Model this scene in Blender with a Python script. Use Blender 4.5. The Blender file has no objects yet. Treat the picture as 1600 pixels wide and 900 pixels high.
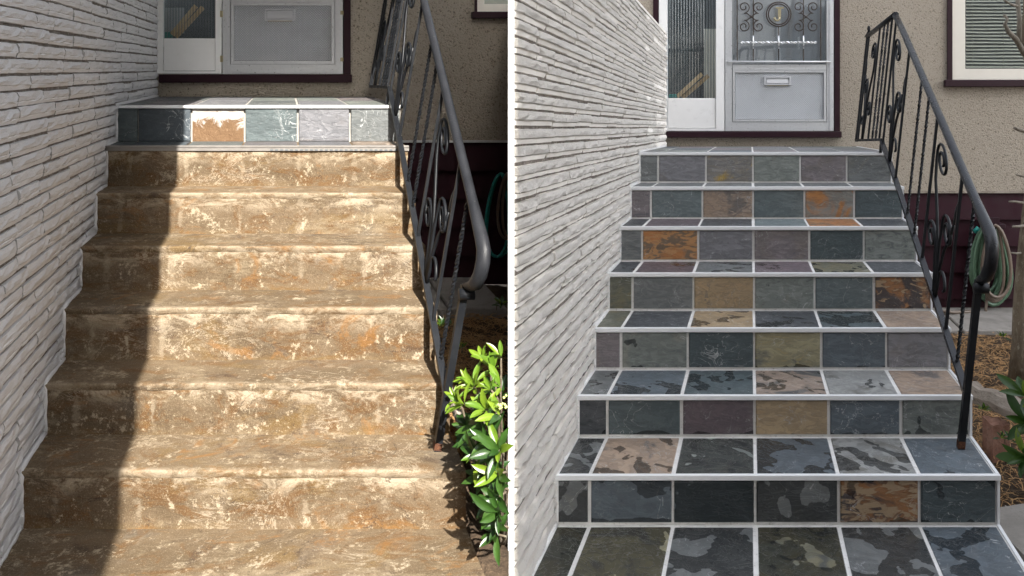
import bpy, bmesh, math, random
from mathutils import Vector, Matrix, noise as mnoise
rnd = random.Random(7)
R = math.radians
SC = bpy.context.scene
COL = SC.collection

# ------------------------------------------------------------------ camera, sky, sun, exposure
EYE = 1.6
F = 1200.0                       # focal length in photo pixels (photo is 1600 wide)
cam_d = bpy.data.cameras.new('camera')
cam = bpy.data.objects.new('camera', cam_d); COL.objects.link(cam)
cam.location = (0, 0, EYE); cam.rotation_euler = (R(90), 0, 0)
cam_d.sensor_width = 36.0; cam_d.lens = 36.0 * F / 1600
cam_d.shift_y = -(450 - 155) / 1600.0
cam_d.clip_start = 0.05; cam_d.clip_end = 2000
SC.camera = cam

SUN_ELEV = 39.0
SUN_AX = -0.310                  # the sunlight travels towards (SUN_AX, 1)
sun_d = bpy.data.lights.new('sun', 'SUN')
sun_d.energy = 3.8; sun_d.angle = R(0.5); sun_d.color = (1.0, 0.95, 0.87)
sun = bpy.data.objects.new('sun', sun_d); COL.objects.link(sun)
_h = Vector((SUN_AX, 1.0)).normalized() * math.cos(R(SUN_ELEV))
SDIR = Vector((_h.x, _h.y, -math.sin(R(SUN_ELEV))))
sun.rotation_euler = SDIR.to_track_quat('-Z', 'Y').to_euler()
sun.location = (3, -8, 10)
world = bpy.data.worlds.new('World'); SC.world = world; world.use_nodes = True
wn = world.node_tree; bg = wn.nodes['Background']
sky = wn.nodes.new('ShaderNodeTexSky'); sky.sky_type = 'NISHITA'; sky.sun_disc = False
sky.sun_elevation = R(SUN_ELEV); sky.sun_rotation = math.atan2(-SDIR.x, -SDIR.y)
sky.dust_density = 2.5; sky.ozone_density = 1.0; sky.air_density = 1.0
hs = wn.nodes.new('ShaderNodeHueSaturation'); hs.inputs['Saturation'].default_value = 0.32
wn.links.new(sky.outputs[0], hs.inputs['Color']); wn.links.new(hs.outputs[0], bg.inputs[0]); bg.inputs[1].default_value = 0.15
SC.view_settings.view_transform = 'Standard'; SC.view_settings.look = 'None'
SC.view_settings.exposure = 2.14; SC.view_settings.gamma = 1.0

# ------------------------------------------------------------------ the two places: plan axes
class Side:
    """x runs across the stair from the brick wall, y into the picture, z up from eye level."""
    def __init__(s, x0, uvp, vvp, k):
        s.x0 = x0; s.uvp = uvp; s.vvp = vvp; s.k = k
        s.sx = (uvp - 800) / F; s.sz = (155 - vvp) / F
    def P(s, x, y, z):
        k = s.k
        return Vector((k * (s.x0 + x + s.sx * y), k * y, k * (z + s.sz * y) + EYE))
    def at(s, u, v, y):          # x, z of what is seen at (u, v) at distance y
        return ((u - s.uvp) / F * y - s.x0, -(v - s.vvp) / F * y)
    def px(s, x, y, z):
        return (s.uvp + (x + s.x0) * F / y, s.vvp - z * F / y)
class Plain:
    k = 1.0
    def P(s, x, y, z): return Vector((x, y, z))
A = Side(-0.895, 446, 107, 1.0)      # old brown stair in the sun
B = Side(-0.660, 1171, 200, 1.2)     # newly tiled stair in the shade
W0 = Plain()

YA = [4.02, 3.79, 3.575, 3.315, 3.06, 2.825, 2.571, 2.31]
ZA = [-0.194, -0.388, -0.580, -0.768, -0.955, -1.160, -1.346, -1.54]
YB = [4.523, 4.186, 3.846, 3.529, 3.214, 2.900, 2.579, 2.262]
ZB = [-0.143, -0.321, -0.494, -0.667, -0.838, -1.011, -1.167, -1.335]
FA, FB = 5.33, 6.00                  # house fronts
COLS = [0.0, .081, .268, .453, .64, .822, 1.0]
WID = 1.5

# ------------------------------------------------------------------ mesh helpers
class MB:
    def __init__(s): s.v = []; s.f = []; s.sm = []
    def add(s, verts, faces, smooth=False):
        o = len(s.v); s.v += [tuple(p) for p in verts]
        s.f += [tuple(i + o for i in f) for f in faces]; s.sm += [smooth] * len(faces)
    def box(s, x0, x1, y0, y1, z0, z1, c=0.0):
        if c <= 0:
            v = [(x, y, z) for z in (z0, z1) for y in (y0, y1) for x in (x0, x1)]
            s.add(v, [(0,2,3,1), (4,5,7,6), (0,1,5,4), (2,6,7,3), (0,4,6,2), (1,3,7,5)])
        else:                        # chamfered box
            bm = bmesh.new(); bmesh.ops.create_cube(bm, size=1)
            for q in bm.verts:
                q.co = Vector(((x0+x1)/2 + q.co.x*(x1-x0), (y0+y1)/2 + q.co.y*(y1-y0), (z0+z1)/2 + q.co.z*(z1-z0)))
            bmesh.ops.bevel(bm, geom=bm.edges[:], offset=c, segments=1, affect='EDGES')
            bm.verts.index_update()
            s.add([q.co[:] for q in bm.verts], [[q.index for q in f.verts] for f in bm.faces]); bm.free()
    def tube(s, pts, r, sides=6, twist=0.0, flat=1.0, smooth=True, ref=(1,0,0), caps=True):
        pts = [Vector(p) for p in pts]; n = len(pts)
        rad = r if isinstance(r, (list, tuple)) else [r] * n
        up = Vector(ref); rings = []; L = 0.0
        for i, p in enumerate(pts):
            t = (pts[min(i+1, n-1)] - pts[max(i-1, 0)]).normalized()
            a = (up - t * up.dot(t))
            if a.length < 1e-4: a = Vector((0.3, 0.5, 0.8)) - t * t.dot(Vector((0.3, 0.5, 0.8)))
            a.normalize(); b = t.cross(a); up = a
            if i: L += (p - pts[i-1]).length
            ring = []
            for k in range(sides):
                an = 2*math.pi*(k + .5)/sides + twist * L
                ring.append(p + a * math.cos(an) * rad[i] * flat + b * math.sin(an) * rad[i])
            rings.append(ring)
        vs = [q for ring in rings for q in ring]; fs = []
        for i in range(n-1):
            for k in range(sides):
                k2 = (k+1) % sides
                fs.append((i*sides+k, i*sides+k2, (i+1)*sides+k2, (i+1)*sides+k))
        if caps: fs += [tuple(range(sides))[::-1], tuple((n-1)*sides + k for k in range(sides))]
        s.add(vs, fs, smooth)
    def grid(s, rows, smooth=True):
        m = len(rows[0]); vs = [p for r in rows for p in r]; fs = []
        for i in range(len(rows)-1):
            for j in range(m-1):
                fs.append((i*m+j, i*m+j+1, (i+1)*m+j+1, (i+1)*m+j))
        s.add(vs, fs, smooth)

WL = {}                                   # world position of every object's origin
def link(o, parent, pos):
    COL.objects.link(o)
    if parent is not None:
        o.parent = parent; o.location = pos - WL[parent.name]
    else: o.location = pos
    WL[o.name] = pos.copy()
    return o
def mesh_of(name, mb, side, mat, origin):
    me = bpy.data.meshes.new(name)
    me.from_pydata([side.P(*p) - origin for p in mb.v], [], mb.f)
    me.polygons.foreach_set('use_smooth', mb.sm); me.materials.append(mat)
    bm = bmesh.new(); bm.from_mesh(me); bmesh.ops.recalc_face_normals(bm, faces=bm.faces[:]); bm.to_mesh(me); bm.free()
    me.update(); return me
def build(name, mb, mat, parent=None, side=W0, **props):
    ps = [side.P(*p) for p in mb.v]
    lo = Vector([min(p[i] for p in ps) for i in range(3)]); hi = Vector([max(p[i] for p in ps) for i in range(3)])
    org = Vector(((lo.x+hi.x)/2, (lo.y+hi.y)/2, lo.z))
    o = bpy.data.objects.new(name, mesh_of(name, mb, side, mat, org))
    for k, v in props.items(): o[k] = v
    return link(o, parent, org)
def inst(name, me, pos, parent):
    return link(bpy.data.objects.new(name, me), parent, pos)
def thing(name, label, cat, pos, group=None):
    o = bpy.data.objects.new(name, None); o.empty_display_size = .1
    o['label'] = label; o['category'] = cat
    if group: o['group'] = group
    return link(o, None, pos)
def tag(o, label, cat, group=None):
    o['label'] = label; o['category'] = cat
    if group: o['group'] = group
    return o

# ------------------------------------------------------------------ material helpers
class Mat:
    def __init__(s, name):
        s.m = bpy.data.materials.new(name); s.m.use_nodes = True; s.nt = s.m.node_tree
        s.b = s.nt.nodes['Principled BSDF']; s.out = s.nt.nodes['Material Output']
        s._tc = None
    def n(s, t, **kw):
        q = s.nt.nodes.new('ShaderNode' + t)
        for k, v in kw.items():
            if k.startswith('i_'):
                key = k[2:]; key = int(key) if key.isdigit() else key.replace('_', ' ')
                s.set(q.inputs[key], v)
            else: setattr(q, k, v)
        return q
    def set(s, inp, v):
        if isinstance(v, bpy.types.NodeSocket): s.nt.links.new(v, inp)
        elif isinstance(v, (tuple, list)) and len(v) == 3 and inp.type == 'RGBA': inp.default_value = (*v, 1)
        else: inp.default_value = v
    def co(s, kind='Object', scale=(1,1,1), loc=(0,0,0), rot=(0,0,0), rand=False):
        if not s._tc: s._tc = s.n('TexCoord')
        v = s._tc.outputs[kind]
        if rand:
            oi = s.n('ObjectInfo'); mu = s.n('VectorMath', operation='SCALE'); s.set(mu.inputs[0], (37.0, 91.0, 53.0)); s.set(mu.inputs['Scale'], oi.outputs['Random'])
            ad = s.n('VectorMath', operation='ADD'); s.set(ad.inputs[0], v); s.set(ad.inputs[1], mu.outputs[0]); v = ad.outputs[0]
        mp = s.n('Mapping'); s.set(mp.inputs['Vector'], v)
        mp.inputs['Scale'].default_value = scale; mp.inputs['Location'].default_value = loc; mp.inputs['Rotation'].default_value = rot
        return mp.outputs[0]
    def noise(s, vec, scale, detail=6, rough=.6, dist=0.0):
        q = s.n('TexNoise', i_Vector=vec, i_Scale=scale, i_Detail=detail, i_Roughness=rough, i_Distortion=dist); return q.outputs['Fac']
    def ramp(s, fac, a, b, va=0.0, vb=1.0, smooth=True):
        q = s.n('MapRange'); q.interpolation_type = 'SMOOTHSTEP' if smooth else 'LINEAR'
        s.set(q.inputs['Value'], fac); s.set(q.inputs['From Min'], a); s.set(q.inputs['From Max'], b)
        s.set(q.inputs['To Min'], va); s.set(q.inputs['To Max'], vb); return q.outputs[0]
    def mix(s, fac, a, b, mode='MIX'):
        q = s.n('Mix', data_type='RGBA', blend_type=mode); q.clamp_factor = True
        s.set(q.inputs[0], fac); s.set(q.inputs[6], a); s.set(q.inputs[7], b); return q.outputs[2]
    def math(s, op, a, b=0.0, c=False):
        q = s.n('Math', operation=op); q.use_clamp = c; s.set(q.inputs[0], a); s.set(q.inputs[1], b); return q.outputs[0]
    def bump(s, h, strength=.5, dist=.01):
        q = s.n('Bump', i_Height=h); q.inputs['Strength'].default_value = strength; q.inputs['Distance'].default_value = dist
        if s.b.inputs['Normal'].is_linked: s.nt.links.new(s.b.inputs['Normal'].links[0].from_socket, q.inputs['Normal'])
        s.nt.links.new(q.outputs[0], s.b.inputs['Normal'])
    def done(s, color=None, rough=None, metal=0.0, spec=None):
        if color is not None: s.set(s.b.inputs['Base Color'], color)
        if rough is not None: s.set(s.b.inputs['Roughness'], rough)
        s.b.inputs['Metallic'].default_value = metal
        if spec is not None: s.b.inputs['Specular IOR Level'].default_value = spec
        return s.m

def m_brick(name, c1, c2, dirt, sz, h, torn_amt):
    t = Mat(name); v = t.co(rand=True); g = t.co()
    n1 = t.noise(v, 9, 5); n2 = t.noise(v, 55, 8, .7); n3 = t.noise(v, 22, 6, .65)
    c = t.mix(n1, c1, c2)
    c = t.mix(t.ramp(n3, .60, .74, 0, .5), c, dirt)
    c = t.mix(t.ramp(n2, .66, .76, 0, .55), c, (dirt[0]*.45, dirt[1]*.42, dirt[2]*.38))
    q = t.n('SeparateXYZ', i_Vector=t.co()); z = t.math('DIVIDE', t.math('SUBTRACT', q.outputs[2], t.math('MULTIPLY', q.outputs[1], sz)), h)   # height within the course
    band = t.math('MULTIPLY', t.ramp(z, .34, .42), t.ramp(z, 1.0, .93))         # only the split face is torn, the lip under it is smooth
    torn = t.noise(v, 70, 10, .82, .4); pits = t.math('MULTIPLY', band, t.ramp(torn, .45, .32, 0, .7*torn_amt))
    c = t.mix(pits, c, tuple(x*.5 for x in dirt))
    t.bump(t.math('MULTIPLY', torn, band), torn_amt, .022); t.bump(t.noise(v, 160, 3, .7), .35, .003)
    return t.done(c, .75, spec=.3)
def m_stucco():
    t = Mat('stucco'); v = t.co()
    vo = t.n('TexVoronoi', i_Vector=v, i_Scale=85.0); n = t.noise(v, 80, 3, .6, .6); n2 = t.noise(v, 2.2, 4)
    c = t.mix(n2, (.34, .298, .24), (.395, .348, .285))
    spk = t.ramp(n, .56, .66)
    c = t.mix(t.math('MULTIPLY', spk, .9), c, (.13, .105, .08))
    t.bump(t.math('SUBTRACT', 1.0, n), .9, .012); t.bump(vo.outputs['Distance'], .4, .008)
    return t.done(c, .9, spec=.2)
def m_paint(name, col, rough=.45, var=.15, bump=.15, chips=None, scale=14, spec=.5):
    t = Mat(name); v = t.co(rand=True)
    n = t.noise(v, scale, 6); n2 = t.noise(v, scale*8, 5, .7)
    c = t.mix(n, tuple(x*(1-var) for x in col), tuple(min(1, x*(1+var)) for x in col))
    if chips: c = t.mix(t.ramp(n2, chips[0], chips[0]+.05), c, chips[1])
    t.bump(n2, bump, .002)
    return t.done(c, t.ramp(n, .3, .7, rough*.8, rough*1.25), spec=spec)
def m_metal(name, col, rough, bumpy=0):
    t = Mat(name); v = t.co(); n = t.noise(v, 60, 5)
    if bumpy: t.bump(t.noise(v, 130, 3), bumpy, .003)
    return t.done(t.mix(n, tuple(x*.8 for x in col), col), t.ramp(n, .3, .7, rough*.8, rough*1.2), .55)
def m_embossed():
    t = Mat('embossed_aluminium'); a = t.co(rot=(0, R(45), 0)); hs = []
    for ax in ('X', 'Z'):
        q = t.n('TexWave', i_Vector=a, i_Scale=26.0); q.bands_direction = ax; hs.append(q.outputs['Fac'])
    h = t.math('MULTIPLY', hs[0], hs[1]); t.bump(h, .85, .008)
    n = t.noise(t.co(), 3, 4)
    c = t.mix(t.ramp(h, .1, .8), (.46, .48, .50), (.70, .72, .74)); c = t.mix(t.ramp(n, .4, .7, 0, .3), c, (.35, .36, .37))
    return t.done(c, .42, .35)
def m_glass(name, tint=(.9, .95, .95), refl=1.0, rough=.02, wave=0):
    t = Mat(name)
    tr = t.n('BsdfTransparent', i_Color=tint); gl = t.n('BsdfGlossy', i_Color=(1, 1, 1), i_Roughness=rough)
    lw = t.n('LayerWeight'); lw.inputs['Blend'].default_value = .5; fr = t.math('ADD', .045, t.math('MULTIPLY', t.math('POWER', lw.outputs['Facing'], 3.0), .6))
    if wave:
        nn = t.n('Bump', i_Height=t.noise(t.co(), 14, 3)); nn.inputs['Strength'].default_value = wave; t.nt.links.new(nn.outputs[0], gl.inputs['Normal'])
    mx = t.n('MixShader'); t.set(mx.inputs[0], t.math('MULTIPLY', fr, refl, True))
    t.nt.links.new(tr.outputs[0], mx.inputs[1]); t.nt.links.new(gl.outputs[0], mx.inputs[2]); t.nt.links.new(mx.outputs[0], t.out.inputs[0])
    return t.m
def m_reeded():
    """reeded glass: light bent by the ribs is put into the tint, one flank dark, one clear"""
    t = m_glass('ribbed_glass', (.72, .80, .82), 1.8, .06); nt = t.node_tree
    tr = [q for q in nt.nodes if q.type == 'BSDF_TRANSPARENT'][0]
    ge = nt.nodes.new('ShaderNodeNewGeometry'); sp = nt.nodes.new('ShaderNodeSeparateXYZ'); nt.links.new(ge.outputs['Normal'], sp.inputs[0])
    mr = nt.nodes.new('ShaderNodeMapRange'); nt.links.new(sp.outputs['X'], mr.inputs['Value']); mr.inputs['From Min'].default_value = -.5; mr.inputs['From Max'].default_value = .5
    mx = nt.nodes.new('ShaderNodeMix'); mx.data_type = 'RGBA'; nt.links.new(mr.outputs[0], mx.inputs[0]); mx.inputs[6].default_value = (.40, .47, .50, 1); mx.inputs[7].default_value = (.96, 1, 1, 1)  # light and dark refraction stripes, put into the tint
    nt.links.new(mx.outputs[2], tr.inputs[0]); return t
def m_slate():
    """one slate for all tiles; each tile carries its own colours and wetness"""
    t = Mat('slate'); v = t.co(rand=True); vs = t.co(scale=(1, 1, 2.6), rand=True, rot=(0, R(12), 0))
    A_ = lambda nm, o='Color': t.n('Attribute', attribute_type='OBJECT', attribute_name=nm).outputs[o]
    c1, c2, c3 = A_('c1'), A_('c2'), A_('c3'); a2, a3, wet = A_('a2', 'Fac'), A_('a3', 'Fac'), A_('wet', 'Fac')
    n1 = t.noise(vs, 7, 9, .62, .6); n2 = t.noise(v, 4.2, 7, .6, 1.2); n3 = t.noise(v, 30, 8, .7); lay = t.noise(vs, 11, 3, .5, 1.5)
    c = t.mix(t.ramp(n1, .3, .7, -.1, 1.1), t.mix(.5, c1, (.0, .0, .0), 'MIX'), c1); c = t.mix(.62, c, c1)
    k2 = t.math('SUBTRACT', .82, t.math('MULTIPLY', a2, .62)); c = t.mix(t.ramp(n2, k2, t.math('ADD', k2, .13)), c, t.mix(n3, t.mix(.35, c2, (0, 0, 0)), c2))
    k3 = t.math('SUBTRACT', .82, t.math('MULTIPLY', a3, .62)); c = t.mix(t.ramp(lay, k3, t.math('ADD', k3, .08)), c, c3)
    c = t.mix(t.ramp(n3, .55, .75, 0, .35), c, t.mix(.5, c, (.5, .5, .5)))
    # thin pale cracks and clefts
    cr = t.noise(v, 5.5, 4, .5, 2.2); crk = t.math('SUBTRACT', 1.0, t.ramp(t.math('ABSOLUTE', t.math('SUBTRACT', cr, .5)), 0, .007))
    c = t.mix(t.math('MULTIPLY', crk, t.ramp(t.noise(v, 3.1, 2), .44, .58, 0, .75)), c, (.55, .56, .56))
    step = t.ramp(lay, .47, .50)
    c = t.mix(t.math('MULTIPLY', step, .22), c, (.03, .035, .04))
    lv = t.math('MULTIPLY', t.noise(vs, 4.5, 7, .6, 1.0), 13.0); fl = t.math('FLOOR', lv); fr_ = t.math('SUBTRACT', lv, fl)
    ter = t.math('ADD', fl, t.ramp(fr_, .86, 1.0))          # thin layers broken off one above the other
    rim = t.math('MULTIPLY', t.ramp(fr_, .90, .99), t.ramp(t.noise(v, 6, 3), .45, .6, 0, .45)); c = t.mix(rim, c, t.mix(.55, c, (.02, .022, .025)))
    c = t.mix(t.ramp(t.math('PINGPONG', fl, 1.0), .4, .6, 0, .14), c, t.mix(.5, c, c2))
    # standing water film
    wn_ = t.math('ADD', t.math('MULTIPLY', t.noise(v, 5.0, 2, .4, 1.1), .84), t.math('MULTIPLY', t.noise(v, 26, 2, .4, .3), .16)); damp = A_('damp', 'Fac'); gz = t.n('SeparateXYZ', i_Vector=t.co('Generated')).outputs[2]
    kw = t.math('SUBTRACT', t.math('SUBTRACT', .76, t.math('MULTIPLY', wet, .50)), t.math('MULTIPLY', damp, t.ramp(gz, .22, 0, 0, .30)))
    wm = t.math('MULTIPLY', t.ramp(wn_, kw, t.math('ADD', kw, .018)), t.ramp(t.math('ADD', wet, damp), .01, .03))
    c = t.mix(t.math('MULTIPLY', wm, .90), c, t.mix(.24, (.003, .004, .005), c))
    rr = t.mix(wm, t.ramp(n3, .3, .7, .34, .55), (.07, .07, .07))
    t.bump(t.math('ADD', t.math('MULTIPLY', n1, .6), t.math('ADD', t.math('MULTIPLY', step, .25), t.math('MULTIPLY', n3, .30))), .5, .006); t.bump(ter, .8, .0016)
    return t.done(c, rr, spec=.38)
def m_oldstair(name, pale, ochre, dark, joint=.5, face=''):
    """old slate under brown staining, scuffs and pale mineral crust; the three shares differ on treads and risers"""
    t = Mat(name); g = t.co(rand=True); v = t.co(scale=(.6, 1, 1.2), rand=True); h = t.co(scale=(.35, 1.5, 1.5), rand=True)
    big = t.noise(v, 3.2, 8, .62, .8); mid = t.noise(v, 9, 12, .76, .9); fine = t.noise(g, 48, 9, .78); st = t.noise(h, 24, 10, .8, .4); pit = t.noise(g, 130, 4, .7)
    c = t.mix(t.ramp(big, .36, .64), (0.079, 0.054, 0.030), (0.120, 0.085, 0.051))
    c = t.mix(t.ramp(mid, .62 - ochre*.2, .70 - ochre*.2, 0, .75), c, (0.094, 0.046, 0.014))
    c = t.mix(t.ramp(t.noise(v, 3.0, 11, .74, .9), .66 - ochre*.2, .76 - ochre*.2, 0, .6), c, (0.120, 0.071, 0.020))
    c = t.mix(t.ramp(t.noise(v, 5.2, 11, .76, .8), .66 - dark*.2, .76 - dark*.2, 0, .8), c, (0.039, 0.023, 0.015))
    c = t.mix(t.ramp(t.noise(g, 3.6, 6, .62, 1.0), .56, .72, 0, .45), c, (0.085, 0.065, 0.050))
    c = t.mix(t.ramp(t.noise(g, 1.9, 6, .6, 1.0), .62, .68, 0, .35), c, (0.074, 0.076, 0.072))
    e = t.math('ADD', t.math('MULTIPLY', st, .5), t.math('MULTIPLY', t.noise(v, 4.2, 11, .76, .8), .6))
    k = .70 - pale*.15
    c = t.mix(t.ramp(e, k, k + .11, 0, .80), c, (0.181, 0.140, 0.089))
    e2 = t.math('ADD', t.math('MULTIPLY', fine, .6), t.math('MULTIPLY', t.noise(g, 6.5, 8, .7, .9), .5))
    c = t.mix(t.ramp(e2, k + .035, k + .10, 0, .8), c, (0.348, 0.291, 0.208))
    # crusts that run as thin ragged lines
    ln = t.math('ABSOLUTE', t.math('SUBTRACT', t.noise(v, 5.0, 9, .72, 1.8), .5))
    c = t.mix(t.math('MULTIPLY', t.ramp(ln, .012, .0, 0, .8), t.ramp(t.noise(g, 2.8, 3), .48, .6)), c, (0.356, 0.300, 0.224))
    c = t.mix(t.ramp(fine, .42, .30, 0, .75), c, (0.050, 0.032, 0.018))
    c = t.mix(t.ramp(pit, .60, .72, 0, .55), c, (0.054, 0.035, 0.020))
    c = t.mix(t.ramp(pit, .38, .27, 0, .5), c, (0.327, 0.273, 0.197))
    # old tile joints: chalky on both sides of each joint
    ox = t.n('SeparateXYZ', i_Vector=t.co()).outputs[0]; dj = None
    for q in COLS[1:-1]:
        d = t.math('ABSOLUTE', t.math('SUBTRACT', ox, (q - .5)*WID)); dj = d if dj is None else t.math('MINIMUM', dj, d)
    dj = t.math('ADD', dj, t.math('MULTIPLY', t.math('SUBTRACT', mid, .5), .11))
    c = t.mix(t.math('MULTIPLY', t.ramp(dj, .014, .002, 0, joint), t.ramp(t.noise(g, 9, 6, .7), .40, .58)), c, (0.371, 0.310, 0.226))
    gen = t.n('SeparateXYZ', i_Vector=t.co('Generated'))
    if face:                      # mineral crust sits along the worn front edge of a tread and the top of a riser, rust at its foot
        q = gen.outputs[1] if face == 'tread' else gen.outputs[2]
        edge = t.ramp(q, .11, .02, 0, .6) if face == 'tread' else t.ramp(q, .55, 1.0)
        c = t.mix(t.math('MULTIPLY', edge, t.ramp(t.noise(v, 11, 10, .78, .6), .44, .60, 0, .85)), c, (0.371, 0.307, 0.224))
        foot = t.ramp(q, .80, 1.0) if face == 'tread' else t.ramp(q, .28, 0)
        c = t.mix(t.math('MULTIPLY', foot, t.ramp(t.noise(v, 7, 8, .7, .6), .42, .60, 0, .7)), c, (0.117, 0.071, 0.024))
    n3 = t.noise(g, 210, 3, .8)
    c = t.mix(t.ramp(n3, .54, .70, 0, .40), c, (0.371, 0.307, 0.219)); c = t.mix(t.ramp(n3, .45, .30, 0, .5), c, (0.039, 0.024, 0.014))
    if face == 'tread': c = t.mix(.04, c, (.40, .31, .19))
    c = t.mix(t.ramp(t.noise(v, 5.6, 10, .72, 1.0), .56, .66, 0, .55), c, (.19, .088, .022))
    ck = t.math('ABSOLUTE', t.math('SUBTRACT', t.noise(g, 3.4, 6, .6, 1.4), .5))
    c = t.mix(t.math('MULTIPLY', t.ramp(ck, .006, .0, 0, .85), t.ramp(t.noise(g, 2.2, 3), .5, .6)), c, (.045, .03, .02))
    t.bump(t.math('ADD', mid, t.math('MULTIPLY', fine, .7)), .8, .008)
    return t.done(c, .85, spec=.25)
def m_bare():
    """mortar bed where a tile came off: chalky at the top, rust below"""
    t = Mat('bare_bed'); v = t.co(); z = t.n('SeparateXYZ', i_Vector=t.co('Generated')).outputs[2]
    n = t.noise(v, 9, 10, .74, .8); f = t.noise(v, 45, 8, .78)
    c = t.mix(n, (.115, .062, .032), (.18, .115, .065)); c = t.mix(t.ramp(f, .55, .68, 0, .6), c, (.36, .25, .16))
    k = t.math('ADD', t.math('MULTIPLY', z, .45), n)
    c = t.mix(t.ramp(k, .72, .80, 0, .9), c, (.40, .37, .34)); c = t.mix(t.ramp(f, .42, .3, 0, .6), c, (.08, .05, .03))
    t.bump(t.math('ADD', n, f), .8, .01); return t.done(c, .9, spec=.2)
def m_noise2(name, c1, c2, c3, s1, s2, rough=.9, bump=.6, bd=.01, stretch=(1,1,1)):
    t = Mat(name); v = t.co(scale=stretch)
    n1 = t.noise(v, s1, 7, .65, .4); n2 = t.noise(v, s2, 6, .7)
    c = t.mix(t.ramp(n1, .35, .65), c1, c2); c = t.mix(t.ramp(n2, .55, .68, 0, .8), c, c3)
    t.bump(t.math('ADD', n1, n2), bump, bd)
    return t.done(c, rough, spec=.25)
def m_leaf(name, c1, c2):
    t = Mat(name); oi = t.n('ObjectInfo'); n = t.noise(t.co(rand=True), 18, 4)
    c = t.mix(oi.outputs['Random'], c1, c2); c = t.mix(t.ramp(n, .4, .7, 0, .4), c, tuple(x*.6 for x in c1))
    t.b.inputs['Subsurface Weight'].default_value = 0
    tl = t.n('BsdfTranslucent'); t.set(tl.inputs[0], c); mx = t.n('MixShader'); mx.inputs[0].default_value = .28
    t.done(c, .32)
    t.nt.links.new(t.b.outputs[0], mx.inputs[1]); t.nt.links.new(tl.outputs[0], mx.inputs[2]); t.nt.links.new(mx.outputs[0], t.out.inputs[0])
    return t.m

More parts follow.
